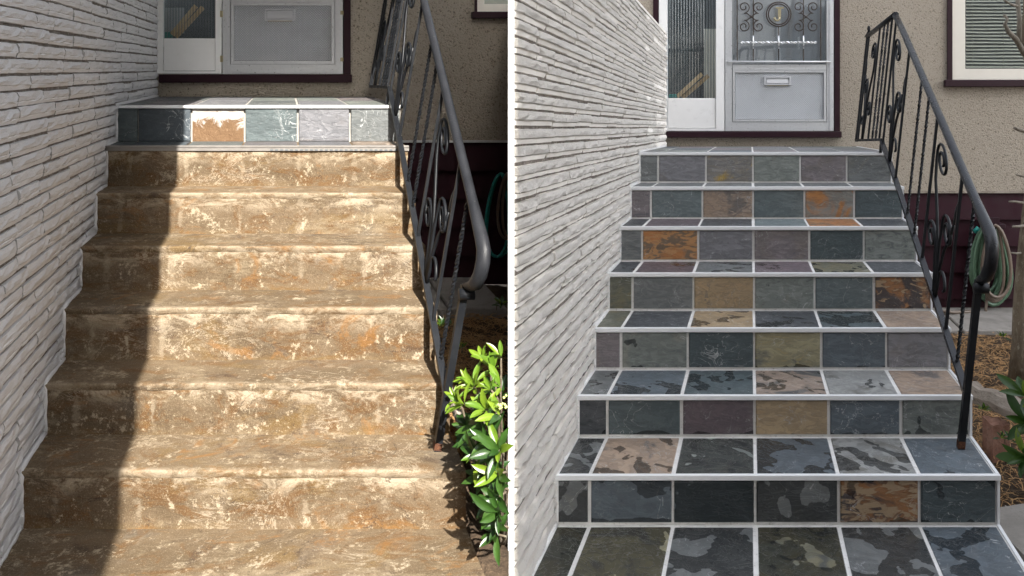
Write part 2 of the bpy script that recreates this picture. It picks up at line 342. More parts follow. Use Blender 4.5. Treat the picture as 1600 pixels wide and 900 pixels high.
M = dict(
    brick_shaded=m_brick('painted_brick_shaded', (.56, .55, .545), (.66, .645, .63), (.44, .41, .36), .04, .0545*.93, .45),  # same white paint as the other wall, with shade put into its colour
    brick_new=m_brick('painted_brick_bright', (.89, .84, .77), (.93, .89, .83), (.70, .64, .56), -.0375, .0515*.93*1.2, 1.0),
    mortar=m_noise2('mortar', (.24, .21, .18), (.13, .11, .09), (.42, .39, .35), 20, 60),
    stucco=m_stucco(),
    plum=m_paint('plum_paint', (.025, .0095, .014), .42, .2, .2, (.74, (.12, .08, .09)), spec=.18),
    siding=m_paint('plum_siding', (.026, .0072, .0115), .6, .2, .35, spec=.12),
    white=m_paint('white_gloss_paint', (.80, .80, .79), .32, .05, .08, (.74, (.45, .43, .40))),
    cream=m_paint('cream_paint', (.68, .64, .56), .4, .06, .1),
    alu=m_metal('aluminium', (.72, .73, .74), .34, .5),
    chrome=m_metal('polished_aluminium', (.88, .89, .90), .30),
    flap=Mat('mail_slot_metal').done((.62, .63, .65), .36, .45),
    emboss=m_embossed(),
    iron=m_paint('black_iron_paint', (.008, .009, .011), .42, .3, .35, (.74, (.10, .095, .09)), spec=.22),
    handrail=m_paint('worn_handrail_paint', (.010, .011, .014), .32, .35, .5, (.69, (.42, .42, .43)), 20, spec=.35),
    grey_rail=m_paint('grey_worn_rail', (.015, .016, .019), .42, .5, .6, (.67, (.34, .34, .34)), 16, spec=.22),
    dull_trim=m_metal('dull_trim_metal', (.30, .28, .26), .5),
    rust=m_noise2('rusty_iron', (.10, .04, .02), (.04, .02, .015), (.2, .09, .04), 40, 120),
    slate=m_slate(),
    bare=m_bare(),
    old_tread=m_oldstair('worn_tread', .95, .55, .60, .10, 'tread'), old_riser=m_oldstair('crusted_riser', .95, .66, .45, .30, 'riser'),
    trim=m_paint('white_edge_trim', (.78, .79, .80), .35, .05, .1),
    old_grout=m_noise2('old_grout', (.26, .25, .23), (.33, .31, .28), (.2, .18, .16), 12, 70, .9, .3, .003),
    grout=m_noise2('pale_grout', (.66, .65, .63), (.76, .75, .73), (.44, .42, .39), 12, 70, .9, .3, .003),
    concrete=m_noise2('concrete', (.21, .195, .175), (.29, .27, .245), (.20, .18, .16), 5, 60, .9, .5),
    soil=m_noise2('soil', (.060, .042, .028), (.11, .075, .048), (.16, .11, .07), 7, 45, 1.0, 1.0, .03),
    gravel=m_noise2('gravel_stone', (.30, .29, .27), (.44, .42, .39), (.16, .15, .14), 14, 40),
    straw=m_noise2('dry_needles', (.32, .17, .07), (.45, .28, .13), (.20, .10, .05), 30, 60),
    timber=m_noise2('weathered_timber', (.26, .22, .18), (.38, .33, .28), (.10, .08, .06), 8, 40, .9, .9, .02, (1, .2, 1)),
    deadwood=m_noise2('dead_wood', (.22, .19, .15), (.32, .29, .24), (.12, .09, .07), 25, 70, .9, .8, .01, (1, 1, .4)),
    bark=m_noise2('bark', (.13, .10, .07), (.21, .17, .12), (.36, .34, .26), 18, 60, .95, 1.0, .02, (1, 1, .35)),
    oldbrick=m_noise2('red_brick_chunk', (.24, .12, .085), (.32, .19, .14), (.15, .10, .08), 12, 60, .95, .7),
    leaf=m_leaf('fresh_leaf', (.085, .17, .014), (.19, .27, .022)),
    leafdark=m_leaf('mature_leaf', (.018, .055, .010), (.045, .10, .016)),
    bud=m_paint('pale_buds', (.42, .48, .16), .5),
    hose_g=m_paint('green_hose', (.085, .155, .095), .32, .3, .1),
    hose_t=m_paint('brown_hose', (.16, .12, .09), .35, .3, .1),
    hose_tq=m_paint('turquoise_hose', (.02, .26, .24), .32, .2, .1),
    teal=m_paint('teal_plastic', (.01, .22, .19), .4),
    wood=m_noise2('pale_wood', (.50, .34, .18), (.60, .43, .25), (.40, .26, .14), 8, 30, .6, .2, .004, (1, 1, .2)),
    dark=m_paint('dark_interior', (.10, .115, .125), .8),
    curtain=m_noise2('grey_net_curtain', (.33, .34, .35), (.40, .405, .415), (.28, .285, .29), 5, 90, .9, .3, .004, (1, 1, .2)),
    slat=m_paint('blind_slat', (.36, .36, .30), .45, .06, .05),
    ribbed=m_reeded(),
    pane=m_glass('window_glass', (.94, .96, .96), .5, .015, .04),
    doorglass=m_glass('door_glass', (.95, .97, .98), 2.4, .03, .08),
    brass=m_metal('pale_brass', (.50, .43, .27), .35),
    bronze=m_paint('dark_bronze', (.045, .030, .022), .35, .3, .2),
    dark_brick=m_noise2('dark_brick', (.11, .07, .055), (.15, .10, .08), (.08, .06, .05), 4, 30),
    roof=m_noise2('roof_boards', (.34, .31, .27), (.40, .37, .33), (.25, .22, .2), 4, 30),
    siding_w=m_noise2('pale_siding', (.62, .60, .56), (.68, .66, .62), (.5, .48, .45), 3, 30),
    shingle=m_noise2('shingles', (.09, .085, .08), (.14, .13, .12), (.06, .06, .06), 6, 40),
)

# ------------------------------------------------------------------ ground
g = MB(); g.box(-60, 60, -60, 60, -.5, EYE - 1.95); build('ground', g, M['soil'], kind='structure')
def soil_sheet(side, x0f, x1f, y0, y1, z, name):
    mb = MB(); rows = []
    ny, nx = 70, 44
    for i in range(ny+1):
        y = y0 + (y1-y0)*i/ny; row = []
        a, b = x0f(y), x1f(y)
        for j in range(nx+1):
            x = a + (b-a)*j/nx
            h = .035*mnoise.noise((x*5, y*5, 2)) + .018*mnoise.noise((x*17, y*17, 5))
            row.append((x, y, z(x, y) + h))
        rows.append(row)
    mb.grid(rows); return build(name, mb, M['soil'], side=side, kind='structure')
GA = lambda x, y: -1.50 - max(0, 3.2 - y)*.18
GB = lambda x, y: -1.44 - max(0, 3.4 - y)*.14
soil_sheet(A, lambda y: 1.42, lambda y: .885 + .295*y, 1.3, 5.3, GA, 'garden_soil')
soil_sheet(B, lambda y: 1.42, lambda y: 4.6, 1.3, 5.98, GB, 'garden_soil')

# ------------------------------------------------------------------ painted split-face brick walls
def brick_meshes(side, rh, mat, lens, n=5, seed=1):
    """a few split-face bricks per length; each keeps its own torn face"""
    rr = random.Random(seed); out = {}
    for L in lens:
        out[L] = []
        for _ in range(n):
            h = rh * .93; st = 8; rows = []
            prof = [(0, -.006), (.02, .0085), (.26, .0120), (.34, .0130), (.66, .0135), (.97, .0100), (1.0, -.006)] if side is A else [(0, -.006), (.02, .0055), (.31, .0085), (.39, .0150), (.68, .0160), (.97, .0120), (1.0, -.006)]
            rows = []
            for j, (zz, xx) in enumerate(prof):
                row = []
                for i in range(st+1):
                    y = L*i/st
                    jx = rr.uniform(-.0045, .0055) if j in (3, 4) else rr.uniform(-.0015, .0015) if j not in (0, 6) else 0
                    jz = rr.uniform(-.05, .07) if j in (3, 4) else rr.uniform(-.05, .02) if j == 5 else rr.uniform(0, .05) if j == 1 else 0
                    e = -.004 if i in (0, st) else 0
                    row.append((xx + jx + e, y, (zz + jz)*h))
                rows.append(row)
            mb = MB(); mb.grid(rows, smooth=False)
            m = len(rows)
            for i in (0, st):
                mb.add([r[i] for r in rows], [tuple(range(m))])
            out[L].append(mesh_of('brick', mb, side, mat, side.P(0, 0, 0)))
    return out
def brick_wall(side, label, rh, y0, y1, ztop, zbot, mat, zstair, back, seed):
    t = thing('brick_wall', label, 'brick wall', side.P(0, (y0+y1)/2, zbot), 'brick walls beside the stairs')
    body = MB()
    bx = back
    v = [(0, y0, zbot), (bx(y0), y0, zbot), (bx(y1), y1, zbot), (0, y1, zbot)]
    v += [(a, b, ztop - .004) for a, b, c in v]
    body.add(v, [(0,1,2,3), (4,5,6,7), (0,1,5,4), (1,2,6,5), (2,3,7,6), (3,0,4,7)])
    build('mortar_bed', body, M['mortar'], t, side)
    lens = [.21, .27, .33, .40]
    ms = brick_meshes(side, rh, mat, lens, 6, seed); rr = random.Random(seed)
    spots = []
    z = ztop - rh; row = 0
    while z > zbot:
        y = y0 + .002 - (rr.uniform(0, .3) if row % 2 else 0)*0
        first = True
        while y < y1 - .02:
            L = rr.choice(lens)
            if first: L = rr.choice([.21, .33, .40]); first = False
            if y + L > y1 - .01:
                L = max([q for q in lens if y + q <= y1 + .12] or [lens[0]])
            spots.append((y, z, L, rr.uniform(-.003, .003))); y += L + rr.uniform(.0025, .005)
        z -= rh; row += 1
    vis, rest = [], []
    for s_ in spots:
        y, z, L, dx = s_
        if z + rh < zstair(y - .06) - .02: continue
        us = [side.px(0, yy, zz) for yy in (max(y, .5), y + L) for zz in (z, z + rh)]
        inside = any(0 < v_ < 900 and (0 if side is A else 800) < u < 1600 for u, v_ in us)
        area = abs(us[0][0] - us[2][0])
        (vis if inside else rest).append((area, s_))
    vis.sort(key=lambda q: -q[0]); rest += vis[300:]; vis = vis[:300]
    for a, (y, z, L, dx) in vis:
        o = inst('brick', rr.choice(ms[L]), side.P(dx, y, z + rr.uniform(-.002, .002)), t); o.scale.z = rr.uniform(.88, 1.03)
    mb = MB()
    for a, (y, z, L, dx) in rest:
        me = rr.choice(ms[L]); p = side.P(dx, y, z)
        mb.add([p + q.co for q in me.vertices], [tuple(f.vertices) for f in me.polygons])
    if rest: build('brick_courses', mb, mat, t, W0, kind='stuff')
    return t
def stair_z(Y, Z):
    def f(y):
        if y < Y[-1]: return Z[-1] - .3
        z = Z[-1]
        for a, b in zip(Y, Z):
            if y >= a: return b
        return z
    return f
wa = brick_wall(A, 'long shaded wall of white split-face bricks with shade put into their colour beside the old brown stair', .0545, 1.25, FA - .005, .80, -1.7,
           M['brick_shaded'], stair_z(YA, ZA), lambda y: -.25, 3)
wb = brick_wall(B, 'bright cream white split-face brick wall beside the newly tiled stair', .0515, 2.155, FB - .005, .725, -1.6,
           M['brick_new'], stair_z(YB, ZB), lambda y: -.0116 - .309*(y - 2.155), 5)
# painted coping on top and a white strip, added to divide the two views, at the near end of the bright wall
cb = MB(); cb.box(-.0118, .0015, 2.138, 2.152, -1.75, .95); 
build('divider_strip', cb, M['trim'], wb, B)
cp = MB(); yy0, yy1 = 2.16, FB - .01
cp.add([(.016, yy0, .722), (-.01, yy0, .722), (-1.0, yy1, .722), (.016, yy1, .722), (.016, yy0, .738), (-.01, yy0, .738), (-1.0, yy1, .738), (.016, yy1, .738)],
       [(0,1,2,3), (4,5,6,7), (0,1,5,4), (1,2,6,5), (2,3,7,6), (3,0,4,7)])
build('coping', cp, M['brick_new'], wb, B)

# ------------------------------------------------------------------ houses
def plate(side, mb, y, u0, u1, v0, v1, d0, d1, c=0.0):
    """box on a house front given by its outline as seen, y distance, depth from -d0 (towards us) to d1"""
    x0, z1 = side.at(u0, v0, y); x1, z0 = side.at(u1, v1, y)
    mb.box(x0, x1, y - d0, y + d1, z0, z1, c)
def wall_with_openings(x0, x1, z0, z1, y0, y1, holes):
    xs = sorted({x0, x1, *[min(max(q, x0), x1) for h in holes for q in h[:2]]}); zs = sorted({z0, z1, *[min(max(q, z0), z1) for h in holes for q in h[2:]]})
    vid = {}; vs = []; fs = []
    def V(x, y, z):
        k = (round(x, 5), round(y, 5), round(z, 5))
        if k not in vid: vid[k] = len(vs); vs.append((x, y, z))
        return vid[k]
    solid = lambda i, j: 0 <= i < len(xs)-1 and 0 <= j < len(zs)-1 and not any(h[0]-1e-6 <= (xs[i]+xs[i+1])/2 <= h[1]+1e-6 and h[2]-1e-6 <= (zs[j]+zs[j+1])/2 <= h[3]+1e-6 for h in holes)
    for i in range(len(xs)-1):
        for j in range(len(zs)-1):
            if not solid(i, j): continue
            a, b, c, d = xs[i], xs[i+1], zs[j], zs[j+1]
            fs.append((V(a,y0,c), V(b,y0,c), V(b,y0,d), V(a,y0,d))); fs.append((V(a,y1,c), V(a,y1,d), V(b,y1,d), V(b,y1,c)))
            if not solid(i-1, j): fs.append((V(a,y0,c), V(a,y0,d), V(a,y1,d), V(a,y1,c)))
            if not solid(i+1, j): fs.append((V(b,y0,c), V(b,y1,c), V(b,y1,d), V(b,y0,d)))
            if not solid(i, j-1): fs.append((V(a,y0,c), V(a,y1,c), V(b,y1,c), V(b,y0,c)))
            if not solid(i, j+1): fs.append((V(a,y0,d), V(b,y0,d), V(b,y1,d), V(a,y1,d)))
    mb = MB(); mb.add(vs, fs); return mb
def spiral(cx, cz, r0, turns, a0, sgn=1, n=18, r1=.25):
    """points of a flat scroll in the x-z plane, from its outer end inwards"""
    return [(cx + (r0*(1 - (1-r1)*i/n))*math.cos(a0 + sgn*turns*2*math.pi*i/n), cz + (r0*(1 - (1-r1)*i/n))*math.sin(a0 + sgn*turns*2*math.pi*i/n)) for i in range(n+1)]

def reeded(side, y, u0, u1, v0, v1, ribs):
    x0, z1 = side.at(u0, v0, y); x1, z0 = side.at(u1, v1, y); mb = MB(); top = []; bot = []
    for i in range(ribs*6+1):
        x = x0 + (x1-x0)*i/(ribs*6); d = .006*abs(math.sin(math.pi*i/6))
        top.append((x, y - d, z1)); bot.append((x, y - d, z0))
    mb.grid([bot, top], smooth=False); return mb

def mail_slot(side, y, u0, u1, v0, v1, door):
    mb = MB(); plate(side, mb, y, u0, u1, v0, v0+2.2, .016, 0); plate(side, mb, y, u0, u1, v1-2.2, v1, .016, 0)
    plate(side, mb, y, u0, u0+3, v0+2.2, v1-2.2, .016, 0); plate(side, mb, y, u1-3, u1, v0+2.2, v1-2.2, .016, 0)
    build('mail_slot_frame', mb, M['flap'], door, side)
    mb = MB(); x0, z1 = side.at(u0+4, v0+3, y); x1, z0 = side.at(u1-4, v1-3, y)
    mb.add([(x0, y-.006, z1), (x1, y-.006, z1), (x1, y-.014, z0), (x0, y-.014, z0), (x0, y-.001, z1), (x1, y-.001, z1), (x1, y-.001, z0), (x0, y-.001, z0)],
           [(0,1,2,3), (4,5,6,7), (0,1,5,4), (1,2,6,5), (2,3,7,6), (3,0,4,7)])
    build('mail_flap', mb, M['flap'], door, side)
    mb = MB(); plate(side, mb, y, u0+5, u1-5, v1-1, v1+1.0, .010, 0); build('weather_seal', mb, M['brass'], door, side)

def frame4(side, y, u0, u1, v0, v1, w, d0, d1, wt=None, wb_=None):
    wt = w if wt is None else wt; wb_ = w if wb_ is None else wb_
    mb = MB(); plate(side, mb, y, u0, u0+w, v0, v1, d0, d1); plate(side, mb, y, u1-w, u1, v0, v1, d0, d1)
    if wt: plate(side, mb, y, u0+w, u1-w, v0, v0+wt, d0-.002, d1-.002)
    plate(side, mb, y, u0+w, u1-w, v1-wb_, v1, d0-.002, d1-.002); return mb

# ---- house behind the old stair
ha = thing('house', 'tan stucco house front in deep shade behind the old brown stair', 'house', A.P(.9, FA, -1.5), 'stucco house fronts')
xr = .885 + .295*FA                                        # right end
dx0, dz0 = A.at(251, -330, FA); dx1, dz1 = A.at(547, 116, FA)
wx0, wz0 = A.at(745, -170, FA); wx1, wz1 = A.at(1000, 18, FA)
fz = A.at(0, 222, FA)[1]
build('wall', wall_with_openings(-1.2, xr, fz, 2.3, FA, FA + .14, [(dx0, dx1, dz1, dz0), (wx0, 9, wz1, wz0)]), M['stucco'], ha, A)
mb = MB(); mb.box(-.3, 1.55, FA+.004, FA+.12, -1.6, fz - .002); build('foundation_wall', mb, M['concrete'], ha, A)
mb = MB(); x0, z1 = A.at(600, 219, FA); mb.box(x0, xr, FA-.012, FA-.002, z1-.016, z1); build('flashing', mb, M['alu'], ha, A)
for i in range(5):
    zt = fz - .004 - i*.196; mb = MB(); xa = 1.52
    v = [(xa, FA+.012, zt), (xr, FA+.012, zt), (xr, FA-.022, zt-.193), (xa, FA-.022, zt-.193), (xa, FA+.06, zt), (xr, FA+.06, zt), (xr, FA+.06, zt-.19), (xa, FA+.06, zt-.19)]
    mb.add(v, [(0,1,2,3), (4,5,6,7), (0,1,5,4), (1,2,6,5), (2,3,7,6), (3,0,4,7)]); build('siding_board', mb, M['siding'], ha, A)
mb = MB(); plate(A, mb, FA, 250, 549, 116.5, 129, .05, .10, .004); build('door_sill', mb, M['plum'], ha, A)
mb = MB(); plate(A, mb, FA, 537, 547.5, -330, 116, .022, .10); build('door_trim', mb, M['plum'], ha, A)
sl = build('sidelight', frame4(A, FA, 246, 346.5, -300, 115, 9.5, .016, .06, 8, 4), M['white'], ha, A)
mb = MB(); plate(A, mb, FA, 256, 336.5, 60, 110.5, .004, .04, .003); build('lower_panel', mb, M['white'], sl, A)
build('ribbed_glass', reeded(A, FA+.02, 256, 336.5, -292, 60, 18), M['ribbed'], sl, A)
dr = build('storm_door', frame4(A, FA, 348, 535.5, -320, 115.5, 12, .012, .05, 10, 15), M['alu'], ha, A)
mb = frame4(A, FA, 361, 522.5, 4, 100, 5, .018, .03); build('panel_moulding', mb, M['alu'], dr, A)
mb = MB(); plate(A, mb, FA, 366.5, 517, 9.5, 94.5, .004, .03); build('embossed_panel', mb, M['emboss'], dr, A)
mb = MB(); plate(A, mb, FA, 361, 522.5, -8, 3.5, .014, .03); build('mid_rail', mb, M['alu'], dr, A)
mb = MB(); plate(A, mb, FA, 361, 522.5, -310, -9, .0, .01); build('door_glass', mb, M['doorglass'], dr, A)
mail_slot(A, FA-.004, 413.5, 461.5, 14, 32.5, dr)
for v_ in (22, 92): mb = MB(); plate(A, mb, FA, 344.0, 348.6, v_-5, v_+5, .020, -.01, .002); build('hinge', mb, M['brass'], dr, A)
for v_ in (20, 93): mb = MB(); plate(A, mb, FA, 531.5, 536.5, v_-3, v_+3, .018, 0, .002); build('catch_plate', mb, M['brass'], dr, A)
mb = MB(); mb.box(-.6, 1.9, FA+.55, FA+.6, -.2, 2.2); build('dark_hallway', mb, M['dark'], ha, A)
wd = build('window', frame4(A, FA, 745, 985, -165, 18.5, 11, .014, .08, 10, 12), M['cream'], ha, A)
mb = MB(); plate(A, mb, FA, 736, 985, 18.8, 29, .045, .06, .003); plate(A, mb, FA, 741, 744.6, -165, 18.4, .022, .06); build('window_sill', mb, M['plum'], wd, A)
mb = MB(); plate(A, mb, FA+.05, 757, 975, -158, 7, 0, .004); build('window_pane', mb, M['pane'], wd, A)
mb = MB(); plate(A, mb, FA+.09, 757, 975, -158, 7, 0, .01); build('window_blind', mb, M['slat'], wd, A)
# porch roof over the old stair's door (above the frame)
mb = MB(); mb.box(-3.2, -.02, 3.12, FA + .1, EYE + 1.70, EYE + 1.84)
build('roof', mb, M['roof'], ha)
# unseen roof on the left, added to shade the strip by the wall
cr = thing('shade_roof', 'unseen flat roof added to shade the wall side of the old brown stair', 'shade_roof', A.P(-2.6, 2, -1.7))
mb = MB(); mb.box(-3.2, .392, -3.0, FA - .05, 1.22, 1.36); build('roof', mb, M['roof'], cr, A)
for yy in (-2.8, .5, 4.0):
    mb = MB(); mb.box(-3.0, -2.88, yy, yy+.12, -1.7, 1.218); build('post', mb, M['timber'], cr, A)

# ---- house behind the new stair
hb = thing('house', 'tan stucco house front above plum siding behind the newly tiled stair', 'house', B.P(.9, FB, -1.5), 'stucco house fronts')
dx0, dz0 = B.at(1029, -330, FB); dx1, dz1 = B.at(1311, 205, FB)
wx0, wz0 = B.at(1487, -170, FB); wx1, wz1 = B.at(1720, 125, FB)
fz = B.at(0, 300, FB)[1]; xl = B.at(806, 0, FB)[0]
build('wall', wall_with_openings(xl, 4.9, fz, 2.6, FB, FB + .14, [(dx0, dx1, dz1, dz0), (wx0, wx1, wz1, wz0)]), M['stucco'], hb, B)
mb = MB(); mb.box(-.3, 1.5, FB+.004, FB+.12, -1.6, fz - .002); build('foundation_wall', mb, M['concrete'], hb, B)
mb = MB(); x0, z1 = B.at(1400, 298, FB); mb.box(x0, 4.9, FB-.014, FB-.002, z1-.018, z1); build('flashing', mb, M['timber'], hb, B)
for i in range(5):
    zt = fz - .010 - i*.206; mb = MB(); xa = 1.45
    v = [(xa, FB+.012, zt), (4.9, FB+.012, zt), (4.9, FB-.024, zt-.203), (xa, FB-.024, zt-.203), (xa, FB+.06, zt), (4.9, FB+.06, zt), (4.9, FB+.06, zt-.2), (xa, FB+.06, zt-.2)]
    mb.add(v, [(0,1,2,3), (4,5,6,7), (0,1,5,4), (1,2,6,5), (2,3,7,6), (3,0,4,7)]); build('siding_board', mb, M['siding'], hb, B)
mb = MB(); plate(B, mb, FB, 1042, 1314, 205.5, 215, .055, .10, .004); build('door_sill', mb, M['plum'], hb, B)
mb = MB(); plate(B, mb, FB, 1303.5, 1312, -330, 205, .022, .10); build('door_trim', mb, M['plum'], hb, B); mb = MB(); plate(B, mb, FB, 1021, 1029.5, -330, 205, .022, .10); build('door_trim', mb, M['plum'], hb, B)
sl = build('sidelight', frame4(B, FB, 1030, 1132, -300, 204.5, 13, .016, .06, 8, 4), M['white'], hb, B)
mb = MB(); plate(B, mb, FB, 1043.5, 1118.5, 153.5, 200, .004, .04, .003); build('lower_panel', mb, M['white'], sl, B)
build('ribbed_glass', reeded(B, FB+.02, 1043.5, 1118.5, -292, 153.5, 17), M['ribbed'], sl, B)
dr = build('storm_door', frame4(B, FB, 1133, 1302.5, -320, 204.6, 11, .012, .05, 10, 14), M['alu'], hb, B)
mb = MB(); plate(B, mb, FB, 1296, 1302, -320, 204, .020, -.012); build('door_jamb', mb, M['alu'], dr, B); mb = MB(); plate(B, mb, FB, 1133.5, 1136, -320, 204, .020, -.012); build('door_jamb', mb, M['alu'], dr, B)
build('panel_moulding', frame4(B, FB, 1145, 1290.5, 110, 190, 3.5, .018, .03), M['alu'], dr, B)
mb = MB(); plate(B, mb, FB, 1149, 1286.5, 114, 186, .004, .03); build('embossed_panel', mb, M['emboss'], dr, B)
mb = MB(); plate(B, mb, FB, 1145, 1290.5, 101, 109.5, .014, .03); build('mid_rail', mb, M['alu'], dr, B)
mb = MB(); x0, z_ = B.at(1136, 97, FB); x1, _ = B.at(1297, 97, FB); mb.tube([(x0, FB-.03, z_), (x1, FB-.03, z_)], .008, 8); build('push_bar', mb, M['alu'], dr, B)
mb = MB(); plate(B, mb, FB, 1145, 1290.5, -310, 100, .0, .01); build('door_glass', mb, M['doorglass'], dr, B)
mb = MB(); plate(B, mb, FB+.07, 1140, 1296, -310, 100, 0, .01); build('net_curtain', mb, M['curtain'], dr, B)
mail_slot(B, FB-.004, 1194, 1236, 119.5, 133, dr)
# grille on the door glass: twisted uprights, scrolls, ring with the letter J
def XZ(u, v): return B.at(u, v, FB)
GY = FB - .022
for u in (1152, 1177, 1255, 1282):
    mb = MB(); x, zt = XZ(u, -300); _, zb = XZ(u, 98)
    n = 60; mb.tube([(x, GY, zt + (zb-zt)*i/n) for i in range(n+1)], .0055, 4, twist=60, smooth=False); build('grille_bar', mb, M['bronze'], dr, B)
mb = MB(); x, zt = XZ(1216.5, 41); _, zb = XZ(0, 98); mb.tube([(x, GY-.002, zt), (x, GY-.002, zb)], .005, 6)
build('grille_bar', mb, M['bronze'], dr, B)
for (ua, ub, v_) in ((1158, 1275, 67),):
    mb = MB(); (xa, z_), (xb, _) = XZ(ua, v_), XZ(ub, v_); n = 30; mb.tube([(xa + (xb-xa)*i/n, GY-.012, z_) for i in range(n+1)], .0095, 4, twist=50, smooth=False, ref=(0,0,1)); build('grille_crossbar', mb, M['chrome'], dr, B)
for u in (1177, 1216.5, 1255):
    mb = MB(); x, z_ = XZ(u, 67); mb.tube([(x, GY-.024, z_ - .05), (x, GY-.024, z_ + .05)], .006, 4); build('grille_cross', mb, M['chrome'], dr, B)
cx, cz = XZ(1216.5, 23); mb = MB(); rad = 19*FB/F
for k, rr_ in enumerate((rad, rad*.84)):
    mb.tube([(cx + rr_*math.cos(a*math.pi/16), GY-.004, cz + rr_*math.sin(a*math.pi/16)) for a in range(33)], .0055, 5, ref=(0,1,0), caps=False)
build('monogram_ring', mb, M['bronze'], dr, B)
mb = MB(); s_ = FB/F                                        # the letter J with serifs
for (a, b, c, d) in ((-1.0, 9.5, 3.6, -5.0), (-4.5, 11.0, 8.0, 8.6)):
    mb.box(cx + a*s_, cx + c*s_, GY-.012, GY-.002, cz + min(b, d)*s_, cz + max(b, d)*s_)
jp = [(1.3, -5), (1.0, -8), (-1.2, -10), (-4.2, -9.8), (-6.4, -7.6), (-6.6, -5.4)]
mb.tube([(cx + a*s_, GY-.008, cz + b*s_) for a, b in jp], [.0105, .0100, .0085, .0075, .0085, .011], 6, ref=(0,1,0))
build('letter_J', mb, M['brass'], dr, B)
def scroll_part(pts):
    mb = MB(); mb.tube([(x, GY-.004, z) for x, z in pts], .0048, 5, ref=(0,1,0)); build('grille_scroll', mb, M['bronze'], dr, B)
for sgn in (-1, 1):
    for (du, v_, up, r) in ((31, 42, 1, 9.5), (31, 12, -1, 9.5), (54, 42, 1, 9.5), (54, 12, -1, 9.5), (31, -30, 1, 9), (54, -30, 1, 9)):
        x, z = XZ(1216.5 + sgn*du, v_); inner = du < 40
        side_ = sgn * (1 if inner else -1)
        sp = spiral(x, z, r*s_, 1.35, math.pi/2*(1 if up > 0 else -1), -side_*up, 22)
        mid = (x + side_*10*s_, z + up*14*s_); end = (x + side_*13.5*s_, z + up*17*s_)
        scroll_part(sp[::-1] + [(x + side_*5*s_, z + up*9.8*s_), mid, end])
# window with blinds
wd = build('window', frame4(B, FB, 1487.5, 1720, -165, 124.6, 20, .014, .08, 10, 17), M['cream'], hb, B)
mb = MB(); plate(B, mb, FB, 1474, 1730, 125.5, 136, .055, .06, .004); build('window_sill', mb, M['plum'], wd, B)
mb = MB(); plate(B, mb, FB, 1479.5, 1487, -165, 125, .024, .06); build('window_trim', mb, M['plum'], wd, B)
mb = MB(); plate(B, mb, FB+.045, 1508, 1700, -155, 107.5, 0, .004); build('window_pane', mb, M['pane'], wd, B)
mb = MB(); plate(B, mb, FB+.16, 1480, 1720, -165, 125, 0, .01); build('window_recess', mb, M['dark'], wd, B)
v_ = 104.0; i = 0
while v_ > -30:
    mb = MB(); x0, z = B.at(1509, v_, FB+.09); x1, _ = B.at(1700, v_, FB+.09)
    rows = []
    for (dy, dz) in ((-.010, -.0095), (0, .001), (.010, .0075)):
        rows.append([(x0 + (x1-x0)*j/6, FB+.09+dy, z + dz + (.0022*math.sin(j*1.7 + i*.9) if i % 3 else 0)) for j in range(7)])
    mb.grid(rows); build('blind_slat', mb, M['slat'], wd, B); v_ -= 5.4; i += 1
mb = MB()
for u in (1520, 1568):
    x, zb = B.at(u, 106, FB+.07); _, zt = B.at(u, -150, FB+.07); mb.tube([(x, FB+.070, zb), (x, FB+.070, zt)], .0012, 4)
build('blind_cord', mb, M['slat'], wd, B)
mb = MB(); mb.box(-.3, 3.2, FB+.75, FB+.8, -.2, 2.2); build('dark_hallway', mb, M['dark'], hb, B)
# things leaning behind the ribbed glass
def batten(side, y, p, q, wpx, label):
    (xa, za), (xb, zb) = side.at(*p, y), side.at(*q, y); mb = MB(); w = wpx*y/F/2
    d = Vector((xb-xa, zb-za)).normalized(); nx, nz = -d.y*w, d.x*w
    v = [(xa+nx, y, za+nz), (xa-nx, y, za-nz), (xb-nx, y, zb-nz), (xb+nx, y, zb+nz)]
    v += [(a, y+.03, c) for a, b, c in v]
    mb.add(v, [(0,1,2,3), (4,5,6,7), (0,1,5,4), (1,2,6,5), (2,3,7,6), (3,0,4,7)])
    tag(build('wooden_batten', mb, M['wood'], None, side), label, 'wood batten', 'wood battens leaning behind ribbed glass')
batten(A, FA+.10, (268, 54), (306, 9), 7, 'upper pale wooden batten leaning behind the shaded ribbed sidelight')
batten(A, FA+.14, (274, 58), (317, 11), 7, 'lower pale wooden batten leaning behind the shaded ribbed sidelight')
batten(B, FB+.10, (1058, 151), (1097, 115), 6, 'upper pale wooden batten leaning behind the bright ribbed sidelight')
batten(B, FB+.14, (1066, 153), (1107, 118), 6, 'lower pale wooden batten leaning behind the bright ribbed sidelight')
for side, y, (u0, u1, v0, v1), lab in ((A, FA+.10, (256, 268, 50, 59), 'small teal box behind the shaded ribbed sidelight'), (B, FB+.10, (1045, 1058, 147, 153), 'small teal box behind the bright ribbed sidelight')):
    mb = MB(); plate(side, mb, y, u0, u1, v0, v1, 0, .08, .004); tag(build('plastic_box', mb, M['teal'], None, side), lab, 'plastic box')
mb = MB(); plate(B, mb, FB+.3, 1100, 1119, 45, 153, 0, .03); tag(build('white_board', mb, M['cream'], None, B), 'tall pale board standing behind the bright ribbed sidelight', 'board')
mb = MB(); plate(A, mb, FA+.3, 258, 288, 12, 52, 0, .03); tag(build('white_board', mb, M['curtain'], None, A), 'short grey board standing behind the shaded ribbed sidelight', 'board')

